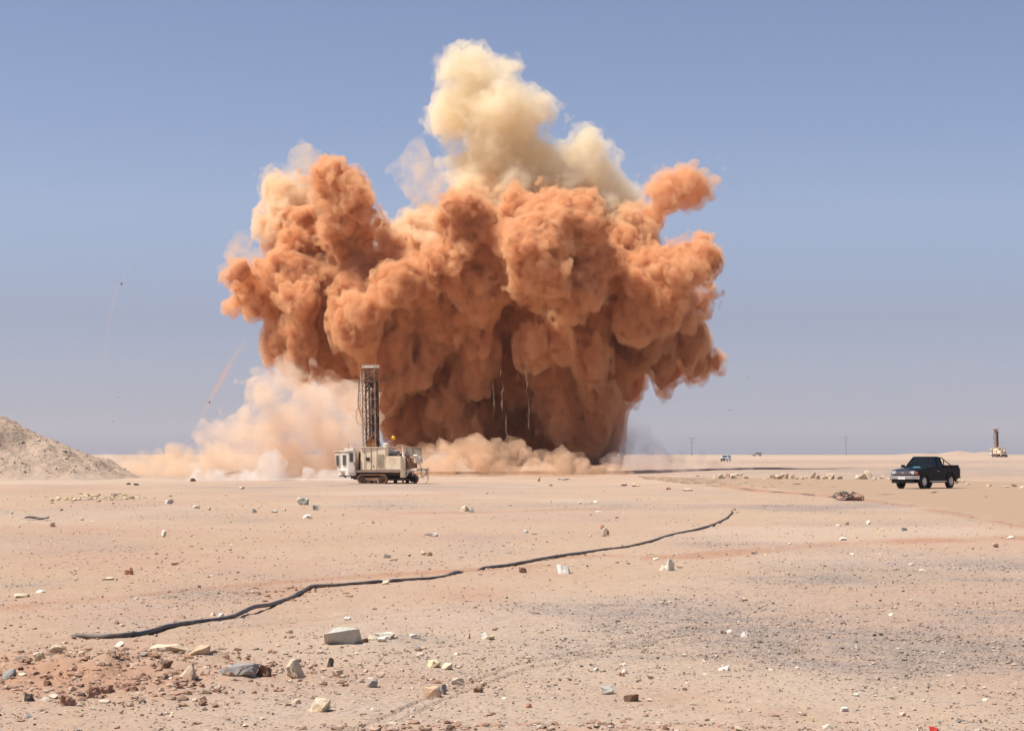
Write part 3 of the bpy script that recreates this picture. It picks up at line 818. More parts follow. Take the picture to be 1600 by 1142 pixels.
pebbles('gravel', 20000, 4, lambda gm, rm, px, py, nz: np.clip(gm * 1.1 * sstep(0.3, 0.6, nz) + 0.10, 0, 1),
        lambda g, n, gm, rm: pick(g, n, [(.15, .13, .125, 4), (.22, .18, .16, 4), (.32, .25, .21, 3), (.50, .38, .28, 3)]),
        lambda g, n, Y: np.exp(g.normal(0, 0.42, n)) * 0.0058 * (Y / 18) ** 0.55, (775, 1160), 'dark grey gravel strewn in patches over the sand', 'gravel')
pebbles('rubble', 13000, 9, lambda gm, rm, px, py, nz: np.clip(0.10 + 0.5 * rm + 0.45 * sstep(0.5, 0.7, nz) + patch(px, py, [(620, 1060, 230, 45, .7), (330, 945, 110, 18, .7), (1165, 1000, 70, 16, .6), (600, 1000, 120, 10, .8), (300, 880, 200, 14, .3), (600, 790, 200, 8, .3)]), 0, 1),
        lambda g, n, gm, rm: pick(g, n, [(.66, .56, .44, 4), (.58, .42, .30, 5), (.40, .26, .18, 2), (.24, .16, .12, 1)]),
        lambda g, n, Y: np.exp(g.normal(0, 0.55, n)) * 0.0068 * (Y / 18) ** 0.6, (765, 1160), 'cream and brown stone chips strewn over the sand', 'stone chips')
pebbles('soil_clods', 12000, 12, lambda gm, rm, px, py, nz: np.clip(np.exp(-((px - 170) / 230) ** 2 - ((py - 1058) / 34) ** 2) + 0.7 * np.exp(-((px - 900) / 330) ** 2 - ((py - 1142) / 9) ** 2) + .3 * np.exp(-((px - 440) / 80) ** 2 - ((py - 928) / 9) ** 2), 0, 1),
        lambda g, n, gm, rm: pick(g, n, [(.46, .27, .18, 5), (.38, .22, .14, 3), (.54, .37, .26, 3), (.64, .52, .40, 1.5), (.28, .18, .13, 1)]),
        lambda g, n, Y: np.exp(g.normal(0, 0.72, n)) * 0.0105 * (Y / 16), (900, 1160), 'crumbly red soil clods of the dug up ridge', 'soil clods')
pebbles('yellow_rubble', 1500, 13, lambda gm, rm, px, py, nz: np.clip(1.4 * np.exp(-((px - 155) / 50) ** 2 - ((py - 778) / 4.5) ** 2), 0, 1),
        lambda g, n, gm, rm: pick(g, n, [(.74, .58, .36, 5), (.66, .50, .30, 4), (.60, .46, .36, 3)]),
        lambda g, n, Y: np.exp(g.normal(0, 0.4, n)) * 0.07, (765, 795), 'patch of sulphur yellow rubble on the sand at left', 'rubble')

hv = HILL[0]; hv = hv[(hv[:, 2] > -0.3) & (hv[:, 1] < 250)]
pebbles('hill_rubble', 2600, 31, lambda gm, rm, px, py, nz: 0 * px, lambda g, n, gm, rm: pick(g, n, [(.58, .46, .34, 5), (.68, .58, .46, 2), (.34, .25, .19, 3)]),
        lambda g, n, Y: np.exp(g.normal(0, 0.5, n)) * 0.075, (765, 1160), 'loose rubble lying on the slope of the spoil hill', 'rubble', hv)

# ------------------------------------------------------------ hose, cable, scraps
def catmull(P, n=10):
    P = [np.array(p, float) for p in P]; P = [2 * P[0] - P[1]] + P + [2 * P[-1] - P[-2]]
    out = []
    for i in range(1, len(P) - 2):
        for k in range(n):
            t = k / n
            out.append(0.5 * ((2 * P[i]) + (-P[i - 1] + P[i + 1]) * t + (2 * P[i - 1] - 5 * P[i] + 4 * P[i + 1] - P[i + 2]) * t * t + (-P[i - 1] + 3 * P[i] - 3 * P[i + 1] + P[i + 2]) * t ** 3))
    out.append(P[-2])
    return out

def lay(pxs, r, name, mat, label, cat, lift=None, n=10, sides=8):
    W = [hit(x, y) for x, y in pxs]
    pts = catmull([(w.x, w.y, 0) for w in W], n)
    res = []
    zs = np.array([float(height(p[0], p[1])) for p in pts])
    zs = np.convolve(np.pad(zs, 5, mode='edge'), np.ones(11) / 11, 'valid')
    for i, p in enumerate(pts):
        z = float(zs[i]) + r * 0.85
        u = i / (len(pts) - 1)
        if lift: z += lift(u, float(project(p[0], p[1], z)[0]))
        res.append((p[0], p[1], z))
    o = MB().tube(res, r, sides).build(name, mat, smooth=True)
    return tag(o, label, cat)

HOSE = [(95, 993), (130, 996), (175, 997), (215, 993), (260, 983), (310, 973), (370, 964), (410, 953), (440, 941), (466, 930), (484, 921), (500, 918), (540, 915), (590, 911), (640, 907), (690, 902), (716, 895), (760, 889),
        (800, 884), (850, 875), (900, 867), (940, 860), (980, 855), (1020, 846), (1050, 836), (1080, 830), (1105, 824), (1125, 816), (1138, 808), (1144, 801), (1141, 797)]
def hose_lift(u, px):
    v = 0.006 * math.sin(u * 60) + 0.008 * math.sin(u * 23)
    for c, w, a in ((0.22, .02, .05), (0.0, .02, -.09), (1.0, .012, -.12)):
        v += a * math.exp(-((u - c) / w) ** 2)
    v += -.11 * math.exp(-((px - 735) / 12) ** 2) - .05 * math.exp(-((px - 603) / 5) ** 2)
    return v
lay(HOSE, 0.026, 'hose', M_['rubber'], 'long black rubber hose snaking over the sand from lower left to the right', 'hose', hose_lift, 14, 10)
lay([(1062, 754), (1100, 758), (1150, 763), (1200, 768), (1250, 772), (1290, 776), (1318, 779)], 0.022, 'cable', M_['rubber'],
    'thin dark cable running along the road edge to a tangled heap', 'cable', lambda u, px: -0.02 + 0.03 * math.sin(u * 37))
hb = hit(1328, 782)
t = empty('cable_heap', hb); tag(t, 'tangled heap of black cable on red dirt at the road edge', 'cable heap')
rr = random.Random(8)
for k in range(6):
    m = MB(); a0 = rr.uniform(0, 6.28); R = rr.uniform(0.2, 0.42); cx = rr.uniform(-.25, .25); hz = rr.uniform(.05, .28)
    m.tube([(cx + math.cos(a0 + s * .42) * R * 1.25, math.sin(a0 + s * .42) * R, max(.03, hz + 0.10 * math.sin(s * 1.1 + k) * (1 if s % 3 else .6))) for s in range(17)], 0.022, 6)
    m.build('coil', M_['rubber'], t, smooth=True)
me = rock_mesh('dirt_lump', 88, 1.1, 0.8, 0.34, 0.2, 24); link_mesh('dirt_lump', me, S_['clod'], t)
# rubber strip at left
sp = hit(58, 812)
m = MB(); L = 36 / ppm(sp.y)
n = 14
top = [(-L / 2 + L * i / n, 0.03 * math.sin(i * 1.3), 0.03 + 0.025 * math.sin(i * 0.45 + .5)) for i in range(n + 1)]
m.loft([[(x, y - .12, z), (x, y + .12, z + .02), (x, y + .12, z + .055), (x, y - .12, z + .035)] for x, y, z in top])
o = m.build('rubber_strip', M_['rubber']); o.location = sp; tag(o, 'dark curled rubber strip lying on the sand at left', 'rubber strip')
# pale sheet scrap near the marker stone
sp = hit(881, 750); L = 18 / ppm(sp.y); m = MB()
m.loft([[(-L / 2 + L * i / 8, -.3, .04 + .05 * math.sin(i)), (-L / 2 + L * i / 8, .3, .10 + .05 * math.cos(i)), (-L / 2 + L * i / 8, .3, .13 + .05 * math.cos(i)), (-L / 2 + L * i / 8, -.3, .07 + .05 * math.sin(i))] for i in range(9)])
o = m.build('metal_sheet', M_['blue_steel']); o.location = sp; tag(o, 'crumpled blue grey sheet lying right of the upright marker stone', 'metal sheet')

# ------------------------------------------------------------ drill rig
# local frame: x to the right of the picture, y away from the camera, z up, metres
def U(u): return (u - 480) / 83.2
def V(v): return (1058 - v) / 83.2

def build_rig():
    T = empty('drill_rig')
    cr, wh, ds, ru, ms = M_['cream'], M_['white'], M_['dark_steel'], M_['rust'], M_['mast']
    # main deck
    MB().box(-3.7, 3.1, -1.35, 1.5, 1.10, 1.32, .03).build('deck', wh, T)
    m = MB(); m.box(-2.6, 3.0, -1.0, 1.2, .50, 1.10, .03); m.box(-2.3, -1.6, -1.1, 1.3, .40, .9, .03); m.box(1.0, 3.0, -1.0, 1.2, .35, .8, .03)
    m.build('chassis', ds, T)  # all in dark steel: the shadow gap under the deck is put into the colour
    # operator cab: a leaning, many sided box
    top = [(-4.42, -0.55), (-2.60, -1.75), (-1.92, -1.62), (-1.92, 0.7), (-4.0, 0.9)]
    bot = [(-4.07, -0.45), (-2.60, -1.70), (-1.92, -1.60), (-1.92, 0.7), (-3.7, 0.85)]
    m = MB(); m.loft([[(x, y, .78) for x, y in bot], [(x, y, 3.10) for x, y in top]])
    bmesh.ops.bevel(m.bm, geom=list(m.bm.edges), offset=.04, segments=2, affect='EDGES')
    cab = m.build('cab', wh, T)
    m = MB(); m.prism([(-4.50, -0.56), (-2.60, -1.84), (-1.86, -1.70), (-1.86, .78), (-4.05, .98)], 3.10, 3.18, 'z', .02); m.build('cab_roof', wh, cab)
    def on_left(u0, u1, v0, v1, name, mat, off=.02, th=.03):
        # a panel on the cab's left front face
        m = MB(); r = []
        for (u, v) in ((u0, v1), (u1, v1), (u1, v0), (u0, v0)):
            z = V(v); k = (z - .78) / 2.32
            L = Vector((-4.07 - .35 * k, -.45 - .10 * k, z)); R = Vector((-2.60, -1.70 - .05 * k, z))
            x = U(u); f = (x - L.x) / (R.x - L.x); r.append(L.lerp(R, f))
        nrm = (r[1] - r[0]).cross(r[3] - r[0]).normalized()
        if nrm.y > 0: nrm = -nrm
        m.loft([[p + nrm * off for p in r], [p + nrm * (off + th) for p in r]])
        return m.build(name, mat, cab)
    for (u0, u1, v0, v1) in ((134, 163, 832, 914), (206, 242, 826, 910)):
        on_left(u0 - 5, u1 + 5, v0 - 6, v1 + 6, 'window_frame', wh, .005, .02)
        on_left(u0, u1, v0, v1, 'window', M_['glass'], .02, .02)
    m = MB(); m.box(U(268), U(318), -1.74, -1.68, V(968), V(802), .01); dr = m.build('cab_door', wh, cab)
    MB().box(U(274), U(304), -1.765, -1.735, V(880), V(812), .01).build('door_window', M_['glass'], dr)
    MB().box(U(310), U(314), -1.80, -1.74, V(905), V(885)).build('door_handle', M_['dark_steel'], dr)
    m = MB(); m.box(-3.25, -2.35, -1.0, .2, 3.18, 3.40, .05); m.box(-2.6, -2.35, -.9, -.5, 3.40, 3.46, .01); m.build('air_conditioner', wh, T)
    MB().bar((-3.0, -.4, 3.3), (-3.02, -.4, 3.92), .018).build('antenna', ds, T)
    m = MB(); m.bar((-4.2, -.4, 3.3), (-1.95, -.9, 3.38), .02); m.bar((-4.2, -.4, 3.18), (-4.2, -.4, 3.3), .02); m.build('roof_rail', ms, T)
    # walkway between cab and house
    m = MB()
    for x in (-1.9, -1.68, -1.46):
        m.bar((x, -1.35, 1.3), (x, -1.35, 3.0 if x < -1.8 else 2.3), .022)
    for z in (1.75, 2.05, 2.3): m.bar((-1.9, -1.35, z), (-1.4, -1.35, z), .02)
    m.build('walkway_railing', ms, T)
    MB().box(-1.9, -1.44, -.5, .9, 1.32, 3.0, .02).build('control_locker', ds, T)
    # machinery house
    m = MB(); m.prism([(-1.44, -1.45), (1.06, -1.55), (1.25, -1.25), (1.25, 1.3), (-1.44, 1.3)], 1.33, 3.50, 'z', .035)
    hs = m.build('machinery_house', cr, T)
    m = MB(); m.box(-1.48, 1.28, -1.58, 1.35, 3.502, 3.56, .015); m.build('house_roof', cr, hs)
    m = MB(); m.box(U(405), U(438), -1.515, -1.475, V(872), V(846)); m.build('small_window', ds, hs)
    for (u0, u1) in ((508, 526), (532, 556)):
        for (v0, v1) in ((822, 866), (872, 922)):
            m = MB(); m.box(U(u0), U(u1), -1.57, -1.525, V(v1), V(v0)); lf = m.build('louvre', ds, hs)
            m = MB()
            for k in range(6):
                z = V(v1) + (V(v0) - V(v1)) * (k + .5) / 6
                m.box(U(u0) - .01, U(u1) + .01, -1.60, -1.572, z - .02, z + .02)
            m.build('louvre_slat', cr, lf)
    m = MB()
    for x in (U(498), U(448), U(395)): m.box(x - .012, x + .012, -1.545, -1.50, 1.36, 3.46)
    m.build('panel_seam', M_['mast'], hs)
    MB().ball((U(468), -1.53, V(915)), .07, 1, .4, 1).build('vent_port', ds, hs)
    m = MB(); m.bar((.82, -.6, 3.5), (.82, -.6, 3.82), .24, 16); m.bar((.82, -.6, 3.82), (.82, -.6, 3.92), .28, 16, .12); m.build('air_filter', wh, T)
    m = MB()
    for x in (-1.3, -.2, .9): m.bar((x, -1.5, 3.55), (x, -1.5, 3.60), .03)
    m.build('lifting_lugs', ms, hs)
    # engine bay behind the tank
    m = MB(); m.box(1.26, 2.75, -.75, 1.2, 1.33, 2.85, .04); m.build('engine', ds, T)
    m = MB(); m.box(1.55, 2.15, -1.0, -.2, 2.85, 3.15, .05); m.bar((1.6, -.9, 2.8), (2.9, -.9, 2.9), .07, 10); m.build('radiator_cap', M_['blue_steel'], T)
    m = MB(); m.bar((1.35, -.9, 3.45), (2.35, -1.1, 2.75), .05, 8); m.bar((1.28, -1.2, 3.5), (2.7, -1.2, 3.5), .035, 8); m.build('engine_bay_frame', ms, T)
    # fuel tank box
    m = MB(); m.prism([(1.27, -1.9), (2.75, -2.0), (2.98, -1.6), (2.98, -.8), (1.27, -.8)], 1.42, 2.66, 'z', .04); tk = m.build('fuel_tank', cr, T)
    m = MB(); m.bar((1.7, -1.5, 2.66), (1.7, -1.5, 2.74), .09, 12); m.build('filler_cap', ds, tk)
    MB().box(1.40, 2.9, -2.03, -1.98, 1.35, 1.43).build('tank_lip', wh, tk)
    m = MB(); m.bar((2.77, -1.1, 2.5), (2.77, -1.1, 3.56), .14, 14); m.bar((2.77, -1.1, 3.56), (2.77, -1.1, 3.62), .16, 14); m.build('exhaust', wh, T)
    # rear canopy
    m = MB(); m.loft([[(2.95, -.9, 2.66), (2.95, -.87, 2.66), (2.95, -.87, 3.50), (2.95, -.9, 3.50)], [(4.42, -.75, 2.60), (4.42, -.72, 2.60), (4.42, -.72, 3.46), (4.42, -.75, 3.46)]]); m.build('rear_panel', M_['grey'], T)
    m = MB(); m.bar((1.3, -.92, 3.55), (4.5, -.78, 3.50), .035, 8); m.bar((4.45, -.78, 3.5), (4.45, -.78, 2.2), .03, 6); m.bar((3.6, -.85, 3.5), (3.6, -.85, 1.4), .03, 6); m.build('canopy_frame', ms, T)
    m = MB(); m.box(3.0, 3.75, -1.0, .4, 1.5, 2.55, .05); m.bar((3.3, -1.1, 1.7), (3.3, -1.1, 2.5), .16, 12); m.build('compressor', ru, T)
    m = MB(); m.box(3.82, 4.48, -1.2, -.3, 2.0, 2.62, .06); m.bar((3.8, -1.25, 2.72), (4.2, -1.25, 2.72), .10, 10); m.build('water_tank', wh, T)
    m = MB(); m.box(3.15, 5.0, -1.1, -.75, 1.22, 1.46, .02); m.box(3.2, 4.2, -1.5, -1.1, 1.26, 1.40, .02); m.bar((4.2, -1.2, 1.35), (5.2, -1.2, 1.15), .05, 8); m.bar((3.3, -1.0, 1.3), (3.0, -1.0, .7), .07, 8)
    m.build('rear_platform', wh, T)
    MB().box(4.9, 5.3, -1.05, -.85, 1.30, 1.36).build('tow_bracket', ds, T)
    m = MB(); m.box(2.62, 3.06, -1.75, -1.3, .62, 2.60, .04); jk = m.build('levelling_jack', cr, T)
    m = MB(); m.bar((2.84, -1.52, .62), (2.84, -1.52, .14), .09, 12); m.bar((2.84, -1.52, .14), (2.84, -1.52, .04), .26, 14); m.build('jack_foot', ds, jk)
    m = MB(); m.box(-3.6, -2.0, -1.5, -1.2, .70, .80, .02); m.bar((-3.2, -1.4, .75), (-2.9, -1.4, .60), .06, 8); m.build('cab_support', ds, T)
    # crawler tracks
    def track(x0, x1, y0, y1, lit):
        r = .45
        tr = empty('crawler_track'); tr.parent = T
        def loop(rad, k=10):
            pts = []
            for i in range(k + 1):
                a = math.pi / 2 + math.pi * i / k
                pts.append((x0 + r + math.cos(a) * rad, r + math.sin(a) * rad))
            for i in range(k + 1):
                a = -math.pi / 2 + math.pi * i / k
                pts.append((x1 - r + math.cos(a) * rad, r + math.sin(a) * rad))
            return pts
        outer = loop(r); inner = loop(r - .09)
        m = MB(); m.loft([[(x, y0, z) for x, z in outer], [(x, y1, z) for x, z in outer]] , cap=False); m.loft([[(x, y0, z) for x, z in inner], [(x, y1, z) for x, z in inner]], cap=False)
        n = len(outer)
        for yy in (y0, y1):
            for i in range(n):
                a, b = outer[i], outer[(i + 1) % n]; c, d = inner[(i + 1) % n], inner[i]
                m.bm.faces.new([m.bm.verts.new((p[0], yy, p[1])) for p in (a, b, c, d)])
        # grousers
        per = []
        tot = 2 * (x1 - x0 - 2 * r) + 2 * math.pi * r
        N = int(tot / .19)
        for i in range(N):
            s = i * tot / N; Ls = x1 - x0 - 2 * r
            if s < Ls: p = (x0 + r + s, 2 * r); ang = 0
            elif s < Ls + math.pi * r:
                a = math.pi / 2 - (s - Ls) / r; p = (x1 - r + math.cos(a) * r, r + math.sin(a) * r); ang = a - math.pi / 2
            elif s < 2 * Ls + math.pi * r: p = (x1 - r - (s - Ls - math.pi * r), 0); ang = math.pi
            else:
                a = -math.pi / 2 - (s - 2 * Ls - math.pi * r) / r; p = (x0 + r + math.cos(a) * r, r + math.sin(a) * r); ang = a - math.pi / 2
            Mx = Matrix.Translation((p[0], (y0 + y1) / 2, p[1])) @ Matrix.Rotation(-ang, 4, 'Y')
            m.box(-.03, .03, -(y1 - y0) / 2 - .02, (y1 - y0) / 2 + .02, -.03, .045, 0, Mx)
        sh = m.build('track_belt', ru, tr)
        m = MB(); m.box(x0 + r, x1 - r, y0 + .05, y1 - .05, .30, .62, .03); m.build('track_frame', ru if lit else ds, tr)  # unlit far frame swaps rust for dark steel, its shade painted in
        for (cx, rad) in ((x0 + r, .32), (x1 - r, .32)):
            m = MB(); m.bar((cx, y0 + .02, r), (cx, y1 - .02, r), rad, 18); m.bar((cx, y0 - .03, r), (cx, y0 + .02, r), .12, 12); m.build('sprocket', ds, tr)
        for k in range(4):
            cx = x0 + r + (x1 - x0 - 2 * r) * (k + .5) / 4
            m = MB(); m.bar((cx, y0 + .03, .2), (cx, y1 - .03, .2), .13, 12); m.build('roller', ds, tr)
        return tr
    track(-1.62, 1.28, -1.9, -1.25, True)
    track(-2.1, 3.6, .7, 1.35, False)
    # mast
    mast = empty('mast'); mast.parent = T
    H0, H1 = 1.3, 11.45
    def ch(x, y, z): # lean slightly to the left
        return (x - .21 * (z - H0) / (H1 - H0), y, z)
    X0, X1, Y0, Y1 = -1.30, -.06, -.85, .25
    m = MB()
    for (x, y) in ((X0, Y0), (X1, Y0), (X0, Y1), (X1, Y1)):
        m.bar(ch(x, y, H0), ch(x, y, H1), .085, square=True)
    m.build('chord', ms, mast)
    lev = [V(v) for v in (740, 655, 575, 475, 375, 308, 230, 160, 105)]
    for z in lev:
        m = MB(); m.bar(ch(X0, Y0, z), ch(X1, Y0, z), .05, square=True); m.bar(ch(X0, Y1, z), ch(X1, Y1, z), .05, square=True)
        m.bar(ch(X0, Y0, z), ch(X0, Y1, z), .05, square=True); m.bar(ch(X1, Y0, z), ch(X1, Y1, z), .05, square=True)
        m.build('crossbar', ms, mast)
    m = MB(); zz = [H0] + lev
    for i in range(len(zz) - 1):
        a, b = zz[i], zz[i + 1]
        p, q_ = (X0, X1) if i % 2 else (X1, X0)
        m.bar(ch(p, Y1, a), ch(q_, Y1, b), .03); m.bar(ch(X0, Y0 if i % 2 else Y1, a), ch(X0, Y1 if i % 2 else Y0, b), .03); m.bar(ch(X1, Y0 if i % 2 else Y1, a), ch(X1, Y1 if i % 2 else Y0, b), .03)
        m.bar(ch(p, Y0, a), ch(q_, Y0, b), .035); m.bar(ch(q_, Y1, a), ch(p, Y1, b), .03)
    m.build('diagonal_brace', ms, mast)
    m = MB(); m.bar(ch(-.78, -.3, 2.6), ch(-.78, -.3, 9.6), .11, 12); m.build('drill_pipe', M_['blue_steel'], mast)
    m = MB()
    for (x, y, z1) in ((-.42, -.1, 10.2), (-.22, -.3, 9.9), (-.25, .05, 9.9), (-.48, .12, 9.9), (-.62, .1, 9.0), (-.40, -.35, 9.4)):
        m.bar(ch(x, y, 2.2), ch(x, y, z1), .125, 10)
    m.box(-.72, -.14, .12, .17, 2.2, 6.6); m.box(-.80, -.24, .12, .17, 6.8, 10.0); m.box(-.62, -.12, -.5, .2, 9.0, 9.15); m.box(-.66, -.14, -.5, .2, 5.0, 5.15); m.box(-.60, -.1, -.5, .2, 2.3, 2.5); m.build('pipe_rack', ds, mast)
    rc = random.Random(4); m = MB()
    for k in range(26):
        z = 2.2 + k * .34; x = rc.uniform(-1.2, -.3)
        m.box(x - rc.uniform(.04, .14), x + rc.uniform(.04, .14), -.1, .15, z, z + rc.uniform(.08, .22), .01)
    m.build('mast_fitting', ds, mast)
    m = MB(); m.box(-1.05, -.45, -.7, .1, 3.4, 4.3, .06); m.bar((-.78, -.5, 3.1), (-.78, -.5, 4.7), .19, 12); m.box(-.55, -.15, -.8, -.4, 3.75, 4.35, .05); m.bar((-.35, -.75, 3.3), (-.35, -.75, 3.8), .12, 10); m.build('rotary_head', M_['orange'], mast)
    m = MB(); m.box(-1.15, -.35, -.5, .1, 9.3, 9.7, .05); m.bar(ch(-.8, -.4, 9.5), ch(-.8, -.4, 10.1), .1, 10); m.build('feed_carriage', ds, mast)
    m = MB(); m.box(-1.15, -.75, -.75, -.1, 9.75, 11.0, .04); m.build('crown_plate', M_['rust'], mast)
    m = MB()
    for k in range(5):
        x = -1.42 + k * .29
        m.bar((x, -.72, 11.38), (x, -.60, 11.38), .17, 14); m.bar((x + .05, .1, 11.42), (x + .05, .2, 11.42), .15, 14)
    m.box(-1.5, -.15, -.92, .3, 11.25, 11.36, .02); m.build('crown_sheave', wh, mast)
    m = MB()
    for x, y in ((-1.05, -.8), (-.92, -.8), (-.6, -.82), (-.2, -.85), (-1.18, -.2)): m.tube([ch(x + .03 * math.sin(z * 1.7 + x * 9), y, z) for z in np.linspace(2.2, 11.1, 26)], .022, 5)
    m.build('feed_cable', M_['blue_steel'], mast)
    m = MB()
    for x in (-1.45, -1.20): m.bar(ch(x, -.95, 1.6), ch(x, -.95, 10.8), .02)
    for k in range(30): m.bar(ch(-1.45, -.95, 1.8 + k * .3), ch(-1.20, -.95, 1.8 + k * .3), .014)
    m.build('ladder', wh, mast)
    m = MB(); m.bar((-1.95, -.6, 9.85), (-.2, -.9, 9.85), .03); m.bar((-1.95, -.6, 9.0), (-1.35, -.7, 9.0), .03)
    for x in (-1.95, -1.85, -1.72): m.bar((x, -.6, 9.95), (x, -.6, 9.0), .035)
    m.build('hose_bracket', ms, mast)
    def hoses(paths, r, name, par):
        for P in paths: MB().tube(catmull(P, 6), r, 6).build(name, M_['rubber'], par, smooth=True)
    hoses([[(-1.95, -.6, 9.0), (-1.93, -.65, 8.2), (-1.80, -.6, 7.2), (-1.62, -.6, 6.6), (-1.50, -.6, 6.2), (-1.45, -.6, 5.0)],
           [(-1.85, -.6, 9.0), (-1.90, -.7, 7.6), (-2.10, -.7, 6.9), (-2.12, -.7, 6.3), (-1.90, -.7, 5.8), (-1.45, -.6, 5.6)],
           [(-1.95, -.6, 9.3), (-1.98, -.7, 7.8), (-1.85, -.7, 7.2), (-1.70, -.7, 6.7), (-1.45, -.6, 5.9)],
           [(-1.72, -.6, 9.0), (-1.75, -.7, 7.9), (-1.55, -.7, 7.0), (-1.42, -.6, 6.4)]], .024, 'hydraulic_hose', mast)
    m = MB(); m.bar((-1.55, -.7, 1.3), (-1.15, -.7, 3.4), .05, 8); m.bar((.35, -.5, 3.5), (-.1, -.5, 4.9), .05, 8); m.bar((.1, -.9, 3.4), (-.25, -.8, 4.0), .06, 8); m.build('mast_brace', ms, mast)
    # warning ball on a rod
    m = MB(); m.bar((1.52, -1.2, 3.5), (1.75, -1.2, 4.4), .022); rd = m.build('beacon_rod', ms, T)
    MB().ball((1.78, -1.2, 4.44), .19, sub=3).build('warning_ball', M_['yellow'], rd, smooth=True)
    # hoses looping at the rear
    y = -1.25
    hoses([[(4.3, y, 2.1), (4.55, y, 1.7), (4.6, y, 1.1), (4.75, y, .75), (5.05, y, .9), (5.15, y, 1.3), (4.9, y, 1.45), (4.3, y, 1.4)],
           [(3.8, y, 1.3), (3.9, y, .85), (4.2, y, .60), (4.6, y, .65), (5.0, y, .95), (5.2, y, 1.2)],
           [(4.0, y, 1.35), (4.5, y, 1.5), (5.0, y, 1.35), (5.25, y, .9), (5.28, y, .4), (5.05, y, .08), (4.7, y - .1, .05)],
           [(4.9, y, 1.35), (5.2, y, 1.45), (5.3, y, 1.2), (5.15, y, .9), (5.22, y, .5)],
           [(4.1, y, 1.9), (4.4, y, 1.9), (4.62, y, 1.4), (4.55, y, .8), (4.9, y, .5)]], .026, 'loose_hose', T)
    m = MB(); m.bar((4.4, -1.0, 2.28), (4.95, -1.0, 2.28), .02); m.bar((5.1, -1.1, 1.5), (5.35, -1.1, 1.55), .03); m.build('rear_bar', ms, T)
    return T

rig = build_rig()
rp = hit(592.5, 755.5)
rig.location = rp
rig.rotation_euler = (0, 0, math.radians(-13))
rig.scale = [rp.y / 194.0] * 3
tag(rig, 'large cream drill rig on crawler tracks, mast raised in front of the dust cloud', 'drill rig')
far_rig = copy_tree(rig)
fp = hit(1560, 714)
far_rig.location = fp
far_rig.rotation_euler = (0, 0, math.radians(-58))
sfar = (46 / F * fp.y) / 11.5
far_rig.scale = (sfar, sfar, sfar)
tag(far_rig, 'distant tan drill rig with raised mast on the horizon at the right edge', 'drill rig')

